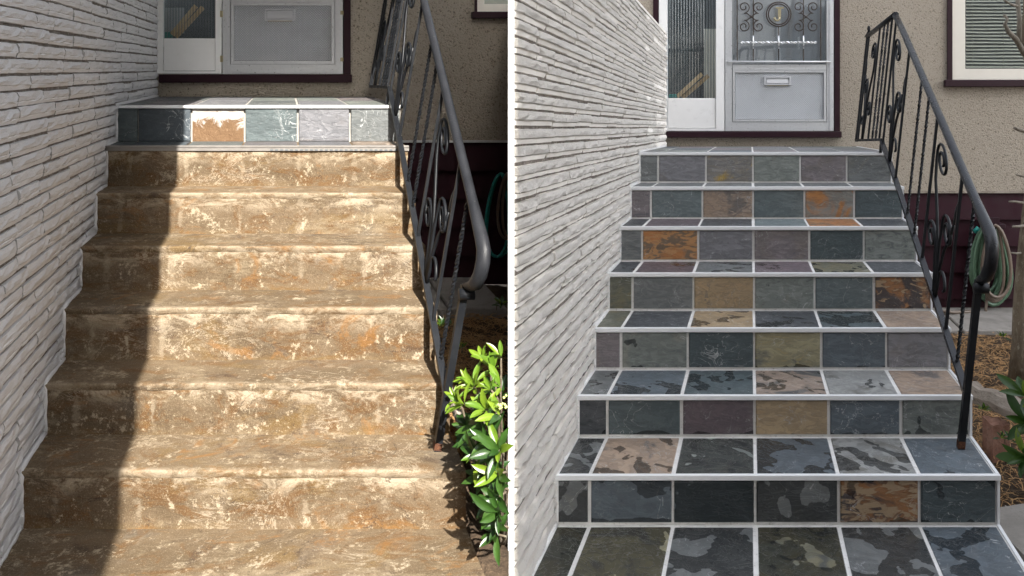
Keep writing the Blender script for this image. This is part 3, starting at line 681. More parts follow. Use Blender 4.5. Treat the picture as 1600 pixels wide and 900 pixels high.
# ------------------------------------------------------------------ slate tile helper
def tile(mb, x0, x1, y0, y1, z0, z1, face, rr):
    """tile with slightly hand-cut chamfered edge; face 'y' looks at us, 'z' looks up"""
    c = .004; J = lambda: rr.uniform(-.0016, .0016)
    x0 += J(); x1 += J()
    if face == 'y': z0 += abs(J()); z1 -= abs(J())
    else: y0 += abs(J()); y1 -= abs(J())
    if face == 'y':
        o = [(x0, y0 + c, z0), (x1, y0 + c, z0), (x1, y0 + c, z1), (x0, y0 + c, z1)]
        i_ = [(x + (c if k in (0, 3) else -c) + rr.uniform(-.002, .002), y0, z + (c if k < 2 else -c) + rr.uniform(-.002, .002)) for k, (x, y, z) in enumerate(o)]
        b = [(x, y1, z) for x, y, z in o]
    else:
        o = [(x0, y0, z1 - c), (x1, y0, z1 - c), (x1, y1, z1 - c), (x0, y1, z1 - c)]
        i_ = [(x + (c if k in (0, 3) else -c) + rr.uniform(-.002, .002), y + (c if k < 2 else -c) + rr.uniform(-.002, .002), z1) for k, (x, y, z) in enumerate(o)]
        b = [(x, y, z0) for x, y, z in o]
    mb.add(o + i_ + b, [(4,5,6,7), (0,1,5,4), (1,2,6,5), (2,3,7,6), (3,0,4,7), (0,8,9,1), (1,9,10,2), (2,10,11,3), (3,11,8,0), (8,11,10,9)])

# slate kinds: base, second colour, third colour, share of second, share of third
K = dict(
    g=((.155,.165,.165), (.23,.225,.20), (.10,.11,.115), .35, .2),     # plain grey
    t=((.135,.165,.170), (.165,.19,.19), (.10,.12,.13), .25, .15),     # teal grey
    T=((.075,.098,.105), (.10,.12,.125), (.05,.06,.07), .25, .1),      # dark teal
    b=((.100,.122,.140), (.15,.17,.185), (.06,.075,.09), .35, .2),     # blue grey
    l=((.200,.200,.215), (.25,.235,.235), (.14,.145,.16), .4, .2),     # lavender grey
    m=((.185,.165,.172), (.24,.21,.20), (.13,.125,.14), .45, .2),      # mauve grey
    p=((.125,.098,.108), (.18,.15,.155), (.085,.07,.08), .4, .2),      # purple
    r=((.36,.155,.055), (.20,.145,.10), (.52,.27,.11), .5, .4),        # rust
    R=((.30,.145,.06), (.085,.07,.068), (.46,.33,.2), .55, .42),       # rust with dark bands
    o=((.21,.215,.20), (.46,.22,.08), (.32,.31,.27), .45, .35),         # grey with orange patch
    y=((.195,.19,.185), (.46,.32,.09), (.27,.26,.24), .52, .25),        # grey with gold patch
    G=((.29,.265,.165), (.20,.20,.165), (.40,.34,.18), .5, .3),        # olive gold
    n=((.36,.27,.165), (.17,.165,.15), (.46,.33,.19), .4, .35),        # tan gold
    N=((.34,.255,.19), (.20,.175,.16), (.42,.33,.26), .4, .3),         # tan brown
    e=((.195,.215,.200), (.28,.285,.25), (.135,.15,.15), .4, .3),      # green grey
    E=((.13,.135,.105), (.20,.185,.12), (.08,.085,.075), .5, .25),     # dark olive
    d=((.062,.068,.075), (.105,.112,.12), (.035,.04,.045), .45, .3),   # near black
    c=((.28,.285,.275), (.20,.195,.175), (.36,.36,.345), .45, .4),     # pale grey clouded
    s=((.30,.235,.19), (.105,.115,.12), (.38,.29,.23), .55, .3),       # pinkish with dark
)
RIS = ['glyemg', 'mtNtoT', 'grlmTe', 'EgnetR', 'meTGbl', 'dTpnbe', 'gbTgRT']
TRE = ['gggggg', 'dpdtrd', 'dpgpEd', 'EdndTN', 'gbTscN', 'gNebcb', 'EGgEgb']
RW = [[0]*6, [0]*6, [0]*6, [0]*6, [.08, .05, .06, .04, .05, .02], [.22, .25, .14, .16, .12, .26], [.66, .36, .68, .74, .26, .22]]
TW = [[0]*6, [.10, .05, .1, .05, .12, 0], [.34, .30, .48, .24, .40, .04], [.06, .15, .38, .40, .58, .12], [.42, .45, .38, .40, .26, .08], [.60, .40, .64, .50, .48, .22], [.84, .74, .76, .80, .60, .44]]
DM = [0, 0, 0, .55, .7, .8, .9]
def slate_props(o, kind, wet, rr):
    c1, c2, c3, a2, a3 = K[kind]; j = rr.uniform(1.0, 1.3)
    o['c1'] = [x*j for x in c1]; o['c2'] = list(c2); o['c3'] = list(c3); o['a2'] = a2*rr.uniform(.95, 1.35); o['a3'] = a3*rr.uniform(.9, 1.5); o['wet'] = wet; o['damp'] = 0.0

# ------------------------------------------------------------------ newly tiled stair
sb = thing('tiled_staircase', 'stair newly tiled in mixed slate with white grout and white nosings', 'staircase', B.P(.75, 3.2, -1.5), 'front stairs')
rr = random.Random(11)
core = MB()
for k in range(8):
    yb = FB - .01; zb = -1.62
    core.box(0.003 - .001*k*.1, WID - .004, YB[k] + .012, (YB[k-1] + .03 if k else yb), zb, ZB[k] - .0035)
build('grout_bed', core, M['grout'], sb, B)
for k in range(8):
    y0 = YB[k]; ymax = YB[k-1] if k else FB - .02
    # white nosing and end trims
    mb = MB(); mb.box(.004, WID + .004, y0 - .003, y0 + .013, ZB[k] - .0165, ZB[k] + .0015, .0015); build('nosing_trim', mb, M['trim'], sb, B)
    mb = MB(); mb.box(WID - .008, WID + .003, y0 + .014, ymax + .004, ZB[k] - .012, ZB[k] + .0012); build('edge_trim', mb, M['trim'], sb, B)
    nrow = 1 if k else 3
    yr = y0 + .016; y_end = ymax - .002 if k else FB - .02
    for r_ in range(nrow):
        ya = yr + (y_end - yr)*r_/nrow + (.004 if r_ else 0); yb = yr + (y_end - yr)*(r_+1)/nrow - .004
        for j in range(6):
            mb = MB(); tile(mb, COLS[j]*WID + (.006 if j else .012), COLS[j+1]*WID - (.005 if j < 5 else .012), ya, yb, ZB[k] - .012, ZB[k] - .0006, 'z', rr)
            kind = (TRE[k-1][j] if k else 'gebmgl'[(j + r_) % 6])
            o = build('slate_tile', mb, M['slate'], sb, B); slate_props(o, kind, TW[k-1][j] if k else 0.0, rr)
    if k < 7:
        z0 = ZB[k+1] + .006; z1 = ZB[k] - .021
        for j in range(6):
            mb = MB(); tile(mb, COLS[j]*WID + (.006 if j else .012), COLS[j+1]*WID - (.005 if j < 5 else .010), y0 + .0045, y0 + .0125, z0, z1, 'y', rr)
            o = build('slate_tile', mb, M['slate'], sb, B); slate_props(o, RIS[k][j], RW[k][j], rr); o['damp'] = DM[k]*rr.uniform(.5, 1.1)
        mb = MB(); mb.box(WID - .006, WID + .0025, y0 + .0035, y0 + .014, ZB[k+1] + .002, ZB[k] - .017); build('edge_trim', mb, M['trim'], sb, B)

# ------------------------------------------------------------------ old brown stair
sa = thing('old_staircase', 'worn brown slate stair with pale mineral stains in the sun', 'staircase', A.P(.75, 3.0, -1.6), 'front stairs')
rr = random.Random(21)
core = MB()
for k in range(8):
    core.box(.002, WID - .02, YA[k] + .03, (YA[k-1] + .05 if k else FA - .01), -1.75, ZA[k] - .03)
build('concrete_core', core, M['concrete'], sa, A)
def nz(x, y, z, s): return mnoise.noise((x*s, y*s, z*s))
NX = 96
jx = [c*WID for c in COLS[1:-1]]
def groove(x): return sum(max(0, 1 - abs(x - q)/.007) for q in jx)
for k in range(1, 8):
    y0 = YA[k]; z0 = ZA[k]; yb = YA[k-1] + .035
    rad = .007 if k > 1 else .004
    prof = [(y0 + (yb - y0)*(1 - i/9.0)*1.0, z0) for i in range(9)]
    prof = [p for p in prof if p[0] > y0 + rad + .004]
    prof += [(y0 + rad - rad*math.sin(a), z0 - rad + rad*math.cos(a)) for a in (0, R(22), R(45), R(68), R(90))]
    prof += [(y0 + .001, z0 - rad - .012), (y0 + .006, z0 - rad - .022)]
    rows = []
    for (yy, zz) in prof:
        row = []
        for i in range(NX+1):
            x = .002 + (WID - .002)*i/NX
            h = .003*nz(x, yy, zz, 6) + .0022*nz(x, yy, zz, 29) - .0018*groove(x)
            ed = 1.0 if yy < y0 + .05 else .4
            row.append((x, yy + h*.5*ed*(1 if zz < z0 - .002 else 0) + (.0015*nz(x, 1, k, 4) if yy < y0+.03 else 0), zz + h*.7))
        rows.append(row)
    mb = MB(); mb.grid(rows); tr_ = build('tread', mb, M['old_tread'], sa, A)
    if k < 7:
        rows = []; zt = z0 - rad - .018; zb = ZA[k+1] - .02
        for i2 in range(11):
            zz = zt + (zb - zt)*i2/10; row = []
            for i in range(NX+1):
                x = .002 + (WID - .002)*i/NX
                h = .006*nz(x, k, zz, 6) + .003*nz(x, k, zz, 25) + .0022*groove(x)
                row.append((x, y0 + .0085 + h*.5 + .0015*nz(x, 1, k, 4) - .004 - .012*(i2/10)**6, zz))
            rows.append(row)
        mb = MB(); mb.grid(rows); build('riser', mb, M['old_riser'], sa, A)
# side cheek
mb = MB()
for k in range(8):
    mb.box(WID - .022, WID - .001, YA[k] + .012, (YA[k-1] + .02 if k else FA - .01), -1.75, ZA[k] - .006 - .0002*k)
build('side_cheek', mb, M['concrete'], sa, A)
# landing: slate riser tiles (one gone, rough bed showing), floor tiles, metal nosings
y0 = YA[0]
kinds = 'tb_tlg'
for j in range(6):
    x0, x1 = COLS[j]*WID + (.005 if j else .012), COLS[j+1]*WID - .004
    mb = MB()
    if kinds[j] != '_':
        tile(mb, x0, x1, y0 + .006, y0 + .028, ZA[1] + .004, ZA[0] - .017, 'y', rr); o = build('slate_tile', mb, M['slate'], sa, A); slate_props(o, kinds[j], 0.0, rr); o['c1'] = [x*.64 for x in o['c1']]; o['c2'] = [x*.58 for x in o['c2']]
    else:
        rows = [[(x0 + (x1-x0)*i/24, y0 + .016 + .004*nz(i*.3, q*.3, 1, 1), ZA[1] + .004 + (ZA[0]-.02-ZA[1])*q/12) for i in range(25)] for q in range(13)]
        mb.grid(rows); build('bare_bed', mb, M['bare'], sa, A)
    for r_ in range(2):
        ya = y0 + .014 + r_*.62 + (.005 if r_ else 0); yb = y0 + .63 + r_*(FA - .02 - y0 - .63)
        mb = MB(); tile(mb, x0, x1, ya, yb, ZA[0] - .016, ZA[0] - .001, 'z', rr); o = build('slate_tile', mb, M['slate'], sa, A); slate_props(o, 'emlgle'[(j + 2*r_) % 6], 0.0, rr); o['c1'] = [x*.58 for x in o['c1']]
    if True:                                                 # tiles of the step below
        mb = MB(); tile(mb, x0, x1, YA[1] + .014, YA[0] + .004, ZA[1] - .01, ZA[1] + .006, 'z', rr); o = build('slate_tile', mb, M['slate'], sa, A); slate_props(o, 'tbtmlN'[j], 0.0, rr); o['c1'] = [x*.5 for x in o['c1']]; o['c2'] = [x*.5 for x in o['c2']]
mb = MB(); mb.box(.004, WID, y0 + .0275, y0 + .032, ZA[1], ZA[0] - .012); build('tile_bed', mb, M['old_grout'], sa, A)
mb = MB(); mb.box(.004, WID - .003, y0 + .03, FA - .02, ZA[0] - .02, ZA[0] - .0045); build('tile_bed', mb, M['old_grout'], sa, A)
mb = MB(); mb.box(.004, WID + .004, y0 - .004, y0 + .013, ZA[0] - .014, ZA[0] + .0015, .0015); build('nosing_trim', mb, M['trim'], sa, A)
mb = MB(); mb.box(.004, WID + .004, YA[1] - .008, YA[1] + .012, ZA[1] - .002, ZA[1] + .0080, .0015)
mb.box(.004, WID + .004, YA[1] - .005, YA[1] - .002, ZA[1] - .018, ZA[1] - .0025); build('nosing_trim', mb, M['dull_trim'], sa, A)
mb = MB()
for i in range(26):
    x = .82 + i*.0245; mb.box(x, x + .014, YA[1] - .0082, YA[1] - .0072, ZA[1] - .017, ZA[1] - .010)
build('trim_slot', mb, M['dark'], sa, A)
# ragged mortar fillet where the stair meets the brick wall
for (side, Y, Z, par, mt) in ((A, YA, ZA, sa, 'brick_shaded'), (B, YB, ZB, sb, 'grout')):
    for k in range(8):
        ymax = Y[k-1] if k else (FA if side is A else FB) - .02
        mb = MB(); pts = [(.006, Y[k] + .01 + (ymax - Y[k] - .01)*i/10, Z[k] + .001) for i in range(11)]
        if k < 7: pts = [(.006, Y[k] + .006, Z[k+1] + (Z[k] - Z[k+1])*i/8) for i in range(8)] + pts
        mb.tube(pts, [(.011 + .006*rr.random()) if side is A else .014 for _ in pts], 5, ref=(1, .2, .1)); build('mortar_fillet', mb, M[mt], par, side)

# ------------------------------------------------------------------ wrought iron railings
def railing(side, label, p):
    yc, yp, yb = p['yc'], p['yp'], p['yb']
    xb, lean = p['xb'], p['lean']
    def zbot(y): return p['zbc'] + (p['zbp'] - p['zbc'])*(yc - y)/(yc - yp) if y < yc else p['zbc'] + (p['zbb'] - p['zbc'])*(y - yc)/(yb - yc)
    def ztop(y): return p['ztc'] + (p['zte'] - p['ztc'])*(yc - y)/(yc - p['ye']) if y < yc else p['ztc']
    def xx(y, z):
        base = p['zl'] if y >= yc else p['zl'] + (p['z7'] - p['zl'])*(yc - y)/(yc - yp)
        return xb + lean*(z - base)
    def P(y, z): return (xx(y, z), y, z)
    t = thing('iron_railing', label, 'railing', side.P(xb, yp, p['z7']), 'iron railings on the stairs')
    def bar(name, y, z0, z1, r, twist=0, sides=4, mat='iron', y1=None):
        n = 40 if twist else 2; y1 = y if y1 is None else y1; mb = MB()
        mb.tube([P(y + (y1-y)*i/n, z0 + (z1-z0)*i/n) for i in range(n+1)], r, sides, twist=twist, smooth=False)
        return build(name, mb, M[mat], t, side)
    # handrail: landing run, slope, and the turned-down end
    e = p['ye']; ze = p['zte']; n = 10
    pts = [P(yb, ztop(yb))] + [P(yb + (yc-yb)*i/6, ztop(yc)) for i in range(1, 6)]
    mb = MB(); mb.tube([P(yb, p['ztc']), P((yb+yc)/2, p['ztc']), P(yc + .005, p['ztc'])], .016, 8, flat=1.3); build('handrail', mb, M['iron'], t, side)
    sl = [P(yc + .012, p['ztc'] - .004)] + [P(yc + (e-yc)*i/n, ztop(yc + (e-yc)*i/n)) for i in range(1, n)]
    dz = (p['ztc'] - ze)/(yc - e)
    sl += [P(e, ze), P(e - .030, ze - .032), P(e - .040, ze - .070), P(e - .036, ze - .115), P(e - .010, ze - .155), P(e + .028, ze - .172), P(yp - .012, ze - .176)]
    mb = MB(); mb.tube(sl, [.0150]*(n) + [.0195]*(len(sl)-n-2) + [.017, .012], 10, flat=1.25); build('handrail', mb, M['handrail' if side is B else 'grey_rail'], t, side)
    zc = ze - .205; mb = MB(); x_ = xx(yp, zc)
    mb.tube([(x_ - .022, yp - .022, zc), (x_ + .030, yp - .022, zc)], .0195, 14); build('scroll_cap', mb, M['iron'], t, side)
    # posts
    po = bar('post', yp, p['z7'] - .005, ze - .178, .0175)
    mb = MB(); mb.tube([P(yp, p['z7'] + .002), P(yp, p['z7'] + .028)], .0182, 4, smooth=False); build('rusty_foot', mb, M['rust'], po, side)
    bar('post', yb, p['zbb'] - .01, p['ztc'] + .02, .014)
    mb = MB(); mb.tube([P(yb, p['ztc'] + .005), P(yb - .03, p['ztc'] + .03), P(yb - .035, p['ztc'] + .055), P(yb - .01, p['ztc'] + .066), P(yb + .012, p['ztc'] + .05)], .010, 6); build('end_curl', mb, M['iron'], t, side)
    bar('foot', yc + .02, p['zl'] - .003, p['zbc'], .011)
    # bottom rails
    mb = MB(); mb.tube([P(yb, p['zbb']), P(yc - .01, p['zbc'])], .011, 4, flat=1.2, smooth=False); build('bottom_rail', mb, M['iron'], t, side)
    mb = MB(); mb.tube([P(yc + .015, p['zbc'] - .002), P(yc - .03, p['zbc'] - .03)] + [P(yc + (yp-yc)*i/6, zbot(yc + (yp-yc)*i/6)) for i in range(1, 7)], .0135, 4, flat=1.3, smooth=False); build('bottom_rail', mb, M['handrail' if side is B else 'iron'], t, side)
    # balusters
    dy = yc - yp; Yt = lambda a: yc - a*dy
    for a, tw in ((.015, 0), (.23, 0), (.405, 70), (.495, 70), (.59, 0), (.83, 0), (.925, 70)):
        y = Yt(a); bar('baluster', y, zbot(y), ztop(y) - .008, .0085, tw)
    db = yb - yc; Yb = lambda a: yc + a*db
    for a, tw in ((.10, 0), (.22, 70), (.34, 70), (.50, 0), (.93, 0)):
        y = Yb(a); bar('baluster', y, zbot(y), ztop(y) - .008, .0085, tw)
    # scroll motifs: two stems rising from one foot, each ending in a scroll, with side curls
    def motif(ya, yb_, k):
        ym = (ya + yb_)/2; w = abs(yb_ - ya); d = 1 if yb_ > ya else -1
        def G(a, h):             # a 0..1 across, h 0..1 up between the rails
            y = ya + (yb_ - ya)*a; return y, zbot(y) + .008 + (ztop(y) - zbot(y) - .02)*h
        H = ztop(ym) - zbot(ym)
        def tubeGH(gh, r=.0056):
            mb = MB(); mb.tube([P(*G(a, h)) for a, h in gh], r, 5, flat=1.3); build('scroll', mb, M['iron'], t, side)
        def sp(ca, ch, ra, rh, turns, a0, sg, n=24):
            return [(ca + ra*(1-.74*i/n)*math.cos(a0 + sg*turns*2*math.pi*i/n), ch + rh*(1-.74*i/n)*math.sin(a0 + sg*turns*2*math.pi*i/n)) for i in range(n+1)]
        q = .044/H; pi = math.pi
        tubeGH([(.54, 0), (.52, .14), (.48, .30), (.32, .47), (.15, .62), (.105, .74)] + sp(.32, .81, .215, q*1.5, 1.65, pi, -1))
        tubeGH([(.57, .0), (.55, .16), (.52, .32), (.55, .44)] + sp(.74, .50, .185, q*1.4, 1.6, pi, -1))
        tubeGH([(.50, 0), (.46, .10), (.41, .20)] + sp(.22, .27, .185, q*1.35, 1.55, 0, 1))
        tubeGH([(.58, 0), (.61, .08)] + sp(.78, .16, .16, q*1.4, .62, pi, -1))
        tubeGH([(.56, 0), (.60, .18), (.70, .36), (.84, .50), (.92, .62)])
        # leaf at the crossing
        mb = MB(); (y1, z1), (y2, z2) = G(.91, .60), G(.98, .80)
        mb.tube([P(y1, z1), P((y1*2+y2)/3, (z1*2+z2)/3), P((y1+y2*2)/3, (z1+z2*2)/3), P(y2, z2)], [.003, .010, .012, .002], 6, flat=.5); build('iron_leaf', mb, M['iron'], t, side)
    motif(Yt(.02), Yt(.225), 0); motif(Yt(.60), Yt(.825), 1); motif(Yb(.52), Yb(.92), 2)
    return t
railing(A, 'sunlit black iron railing with grey worn handrail on the old brown stair',
        dict(yc=4.05, yp=2.71, yb=4.95, xb=1.43, lean=.17, zbc=-.10, zbp=-1.15, zbb=-.115, ztc=.604, ye=2.64, zte=-.585, zl=ZA[0], z7=ZA[6]))
railing(B, 'black iron railing with white paint chips on the newly tiled stair',
        dict(yc=4.5, yp=2.80, yb=5.57, xb=1.430, lean=.108, zbc=-.068, zbp=-.968, zbb=-.09, ztc=.667, ye=2.745, zte=-.375, zl=ZB[0], z7=ZB[6]))

# ------------------------------------------------------------------ garden hoses
def coil(side, y, cu, cv, ru, rv, n, mat, name, label, r, seed, extra=None, cat='hose'):
    """slack loops of different length hung over one bracket"""
    rr = random.Random(seed); pts = []; top = cv - rv
    loops = [(rr.uniform(-.35, .35)*ru, ru*rr.uniform(.55, 1.02), rv*rr.uniform(.72, 1.03)) for _ in range(n)]
    N = 26
    for k in range(n):
        for i in range(N):
            q = i/N; f = q*q*(3-2*q); A0, B0 = loops[k], loops[(k+1) % n]
            du, w, h = [p*(1-f) + p2*f for p, p2 in zip(A0, B0)]
            a = 2*math.pi*q; wide = (.55 + .45*(1 - math.cos(a))/2)
            u = cu + du*(1 - math.cos(a))/2 + w*math.sin(a)*wide; v = top + h*(1 - math.cos(a)) + 5*mnoise.noise((k*3 + q*4, seed, 2))
            yy = y - .025 - (k % 5)*r*1.5 - .02*math.sin(a*.5)
            x, z = side.at(u, v, yy); pts.append((x, yy, z))
    if extra: pts += [(side.at(u, v, yy)[0], yy, side.at(u, v, yy)[1]) for u, v, yy in extra]
    mb = MB(); mb.tube(pts, r, 7)
    return tag(build(name, mb, M[mat], None, side), label, cat, 'hoses hung on the siding')
hg = coil(B, FB, 1545, 416, 40, 68, 9, 'hose_g', 'garden_hose', 'green garden hose coiled on the plum siding behind the new railing', .0155, 4)
coil(B, FB - .13, 1556, 418, 31, 66, 3, 'hose_t', 'garden_hose', 'brown garden hose looped over the green coil on the siding', .0125, 6,
     [(1540, 488, 5.85), (1515, 487, 5.8), (1490, 488, 5.75), (1470, 486, 5.72)])
hk = thing('hose_hanger', 'small plum bracket holding the coiled hoses on the siding', 'hose hanger', B.P(*[B.at(1552, 360, FB)[0], FB, B.at(1552, 360, FB)[1]]))
mb = MB(); plate(B, mb, FB - .012, 1541, 1560, 346, 353, .17, 0, .004); build('bracket_arm', mb, M['plum'], hk, B)
mb = MB(); plate(B, mb, FB - .182, 1540, 1561, 340, 352, .008, 0, .002); build('bracket_lip', mb, M['plum'], hk, B)
mb = MB(); x, z = B.at(1521, 362, FB - .1); mb.tube([(x, FB-.12, z), (x + .03, FB-.13, z + .035)], .018, 8); tag(build('hose_nozzle', mb, M['teal'], None, B), 'small teal hose nozzle at the top of the green coil', 'nozzle')
coil(A, FA, 782, 345, 34, 74, 2, 'hose_tq', 'garden_hose', 'turquoise garden hose hanging in deep shade behind the old railing', .010, 12)
coil(A, FA - .04, 796, 330, 24, 60, 2, 'hose_t', 'garden_hose', 'grey brown hose hanging in deep shade at the plum base', .010, 14)

# ------------------------------------------------------------------ garden: concrete strips, stones, timber
def rough_block(side, name, cx, cy, cz, sx, sy, sz, rot, mat, label, cat, seed, jit=.12, group=None):
    bm = bmesh.new(); bmesh.ops.create_cube(bm, size=1); bmesh.ops.subdivide_edges(bm, edges=bm.edges[:], cuts=2, use_grid_fill=True)
    mb = MB(); c, s = math.cos(rot), math.sin(rot); bm.verts.index_update(); vs = []
    for q in bm.verts:
        p = q.co * (1 + jit*mnoise.noise(q.co*2.3 + Vector((seed, 0, 0)))); x, y, z = p.x*sx, p.y*sy, p.z*sz
        vs.append((cx + x*c - y*s, cy + x*s + y*c, cz + z))
    mb.add(vs, [[q.index for q in f.verts] for f in bm.faces]); bm.free()
    return tag(build(name, mb, M[mat], None, side), label, cat, group)
def strip(side, x0, x1, y0, y1, z, n, seed):
    mb = MB(); 
    for i in range(n):
        a = x0 + (x1-x0)*i/n + .006; b = x0 + (x1-x0)*(i+1)/n - .006
        mb.box(a, b, y0, y1, z - .1, z + .004*mnoise.noise((i*3.1, seed, 0)), .008)
    return build('path', mb, M['concrete'], None, side, kind='structure')
strip(A, 1.515, .88 + .295*4.6, 4.62, FA - .03, -1.44, 2, 1)
strip(B, 1.515, 4.6, 5.30, FB - .03, -1.395, 5, 2)
x, z = B.at(1590, 800, 2.9)
rough_block(B, 'stepping_stone', x + .05, 2.83, GB(0, 2.83) + .012, .30, .34, .07, .2, 'concrete', 'flat grey stepping stone beside the new stair at the right edge', 'stepping stone', 3, .05)
x, z = B.at(1556, 668, 3.35)
rough_block(B, 'brick_chunk', x, 3.35, GB(0, 3.35) + .07, .075, .10, .20, .15, 'oldbrick', 'worn reddish brick standing on end beside the new stair', 'brick', 5, .12)
def timber(side, label, pa, pb, r, seed):
    a, b = Vector(pa), Vector(pb); mb = MB(); pts = []; rad = []
    for i in range(9):
        q = i/8; p = a.lerp(b, q); p.z += .012*mnoise.noise((q*5, seed, 0)); pts.append(p); rad.append(r*(1 + .25*mnoise.noise((q*6, seed, 4))))
    mb.tube(pts, rad, 7, smooth=False, flat=.8); return tag(build('weathered_timber', mb, M['timber'], None, side), label, 'timber')
xa, za = B.at(1515, 612, 3.75); xb_, zb_ = B.at(1610, 668, 3.15)
timber(B, 'grey weathered timber lying in the soil beside the new stair', (xa, 3.75, za + .0), (xb_, 3.15, zb_ + .05), .05, 1)
xa, za = A.at(707, 640, 3.1); xb_, zb_ = A.at(722, 720, 2.5)
timber(A, 'grey weathered timber edging the bed beside the old stair', (1.57, 3.25, -1.33), (1.60, 2.62, -1.45), .028, 2)
xa, za = A.at(757, 607, 3.0)

# pebbles and dry needles
def pebbles(side, region, n, seed, ground, smin, smax):
    rr = random.Random(seed); mb = MB()
    ico = [(0,0,1), (.9,0,.3), (.28,.85,.3), (-.72,.53,.3), (-.72,-.53,.3), (.28,-.85,.3), (0,0,-.3)]
    fs = [(0,1,2), (0,2,3), (0,3,4), (0,4,5), (0,5,1), (6,2,1), (6,3,2), (6,4,3), (6,5,4), (6,1,5)]
    for _ in range(n):
        x, y = region(rr); s = rr.uniform(smin, smax)*rr.choice([.6, 1, 1]); z = ground(x, y) + .035*mnoise.noise((x*5, y*5, 2)) + .018*mnoise.noise((x*17, y*17, 5)); an = rr.uniform(0, 6.28); c, s2 = math.cos(an), math.sin(an)
        mb.add([(x + (p[0]*c - p[1]*s2)*s, y + (p[0]*s2 + p[1]*c)*s*.8, z + p[2]*s*.6) for p in ico], fs, True)
    return build('gravel', mb, M['gravel'], None, side, kind='stuff')
pebbles(B, lambda r: (r.uniform(1.51, 1.95), r.uniform(2.2, 3.05)), 900, 5, GB, .005, .014)
pebbles(A, lambda r: (r.uniform(1.51, 1.60), r.uniform(3.1, 4.4)), 220, 6, GA, .005, .018)
def needles(side, region, n, seed, ground):
    rr = random.Random(seed); mb = MB()
    for _ in range(n):
        x, y = region(rr); z = ground(x, y) + .035*mnoise.noise((x*5, y*5, 2)) + .018*mnoise.noise((x*17, y*17, 5)) + rr.uniform(.002, .03); an = rr.uniform(0, 6.28); L = rr.uniform(.03, .09); w = rr.uniform(.001, .0022)
        c, s = math.cos(an), math.sin(an); t = rr.uniform(-.3, .3)
        p = [(x - c*L/2, y - s*L/2, z), (x + s*.006, y - c*.006, z + .006), (x + c*L/2, y + s*L/2, z + t*L*.4)]
        v = []
        for (a, b, d) in p: v += [(a - s*w, b + c*w, d), (a + s*w, b - c*w, d + .001)]
        mb.add(v, [(0,1,3,2), (2,3,5,4)])
    return build('dry_needles', mb, M['straw'], None, side, kind='stuff')
def reg_a(r):
    y = r.uniform(3.0, 4.6); return (r.uniform(1.53, .86 + .295*y), y)
needles(A, reg_a, 4500, 8, GA)
needles(B, lambda r: (r.uniform(1.53, 2.9), r.uniform(3.0, 5.25)), 7500, 9, GB)

# ------------------------------------------------------------------ leafy plants
def leaf_mesh(L, w, fold, droop, mat, name='leaf'):
    st = 6; rows = []
    for i in range(st+1):
        q = i/st; ww = w*math.sin(math.pi*min(1, q*.93 + .04))**.8*(1 if q < .98 else .1)*(.75 + .5*q if q < .6 else 1.05)
        y = L*q; z = -droop*L*q*q
        rows.append([(-ww, y, z + fold*ww), (-ww*.5, y, z + fold*ww*.35), (0, y, z), (ww*.5, y, z + fold*ww*.35), (ww, y, z + fold*ww)])
    mb = MB(); mb.grid(rows)
    me = bpy.data.meshes.new(name); me.from_pydata(mb.v, [], mb.f); me.polygons.foreach_set('use_smooth', mb.sm); me.materials.append(mat); return me
LM = [leaf_mesh(.084, .0125, .45, .30, M['leaf']), leaf_mesh(.072, .0108, .5, .12, M['leaf']), leaf_mesh(.095, .0155, .38, .45, M['leafdark']), leaf_mesh(.080, .0135, .42, .25, M['leafdark'])]
def whorl(t, pos, up, n, meshes, rr, lim=None, sc=1.0):
    up = Vector(up).normalized(); a = up.orthogonal().normalized(); b = up.cross(a)
    off = rr.uniform(0, 6)
    for i in range(n):
        an = off + i*2.4; tilt = rr.uniform(.2, .95) if i < n*.6 else rr.uniform(.9, 1.4)
        d = (a*math.cos(an) + b*math.sin(an))*math.sin(tilt) + up*math.cos(tilt)
        L = .115*sc
        if lim and not lim(pos + d*L): continue
        xax = d.cross(up); xax = xax.normalized() if xax.length > .05 else a
        zax = xax.cross(d).normalized(); xax = d.cross(zax)
        m4 = Matrix((xax, d, zax)).transposed().to_4x4() @ Matrix.Scale(rr.uniform(.75, 1.15)*sc, 4)
        o = bpy.data.objects.new('leaf', rr.choice(meshes)); o.rotation_mode = 'QUATERNION'
        q = m4.to_quaternion(); s = m4.to_scale()
        link(o, t, pos + d*.006); o.rotation_quaternion = q; o.scale = s
def shrub(label, base, tips, seed, group, lim=None):
    """tips: world position, direction, number of leaves, leaf set"""
    rr = random.Random(seed); t = thing('leafy_shrub', label, 'shrub', base, group)
    for (pos, up, n, ms, sc) in tips:
        pos = Vector(pos); mb = MB(); up_ = Vector(up).normalized()
        root = base + Vector((rr.uniform(-.02, .02), rr.uniform(-.05, .05), 0)); c1 = root.lerp(pos, .5) + Vector((0, 0, -.03)) - up_*.02
        mb.tube([root, root.lerp(c1, .6), c1, pos - up_*.05, pos], [.006, .006, .005, .004, .003], 5); build('stem', mb, M['bark'], t)
        whorl(t, pos, up, n, ms, rr, lim, sc)
    return t
lim = lambda p: p.x < -.014 and p.y > 1.9
tips = []; fresh, dark_ = [LM[0], LM[1], LM[1]], [LM[2], LM[3]]
def tp(u, v, y, up, n, ms, sc=1.0):
    x, z = A.at(u, v, y); p = A.P(x, y, z); p.x = min(p.x, -.036); tips.append((p, up, n, ms, sc*.84))
tp(742, 606, 2.50, (-.5, -.5, .8), 10, fresh); tp(772, 578, 2.52, (-.1, -.5, .9), 10, fresh); tp(790, 605, 2.42, (0, -.6, .8), 8, fresh)
tp(726, 632, 2.44, (-.7, -.4, .6), 8, fresh); tp(760, 640, 2.36, (-.2, -.7, .7), 9, fresh); tp(784, 650, 2.34, (.1, -.7, .7), 8, [LM[0], LM[2]])
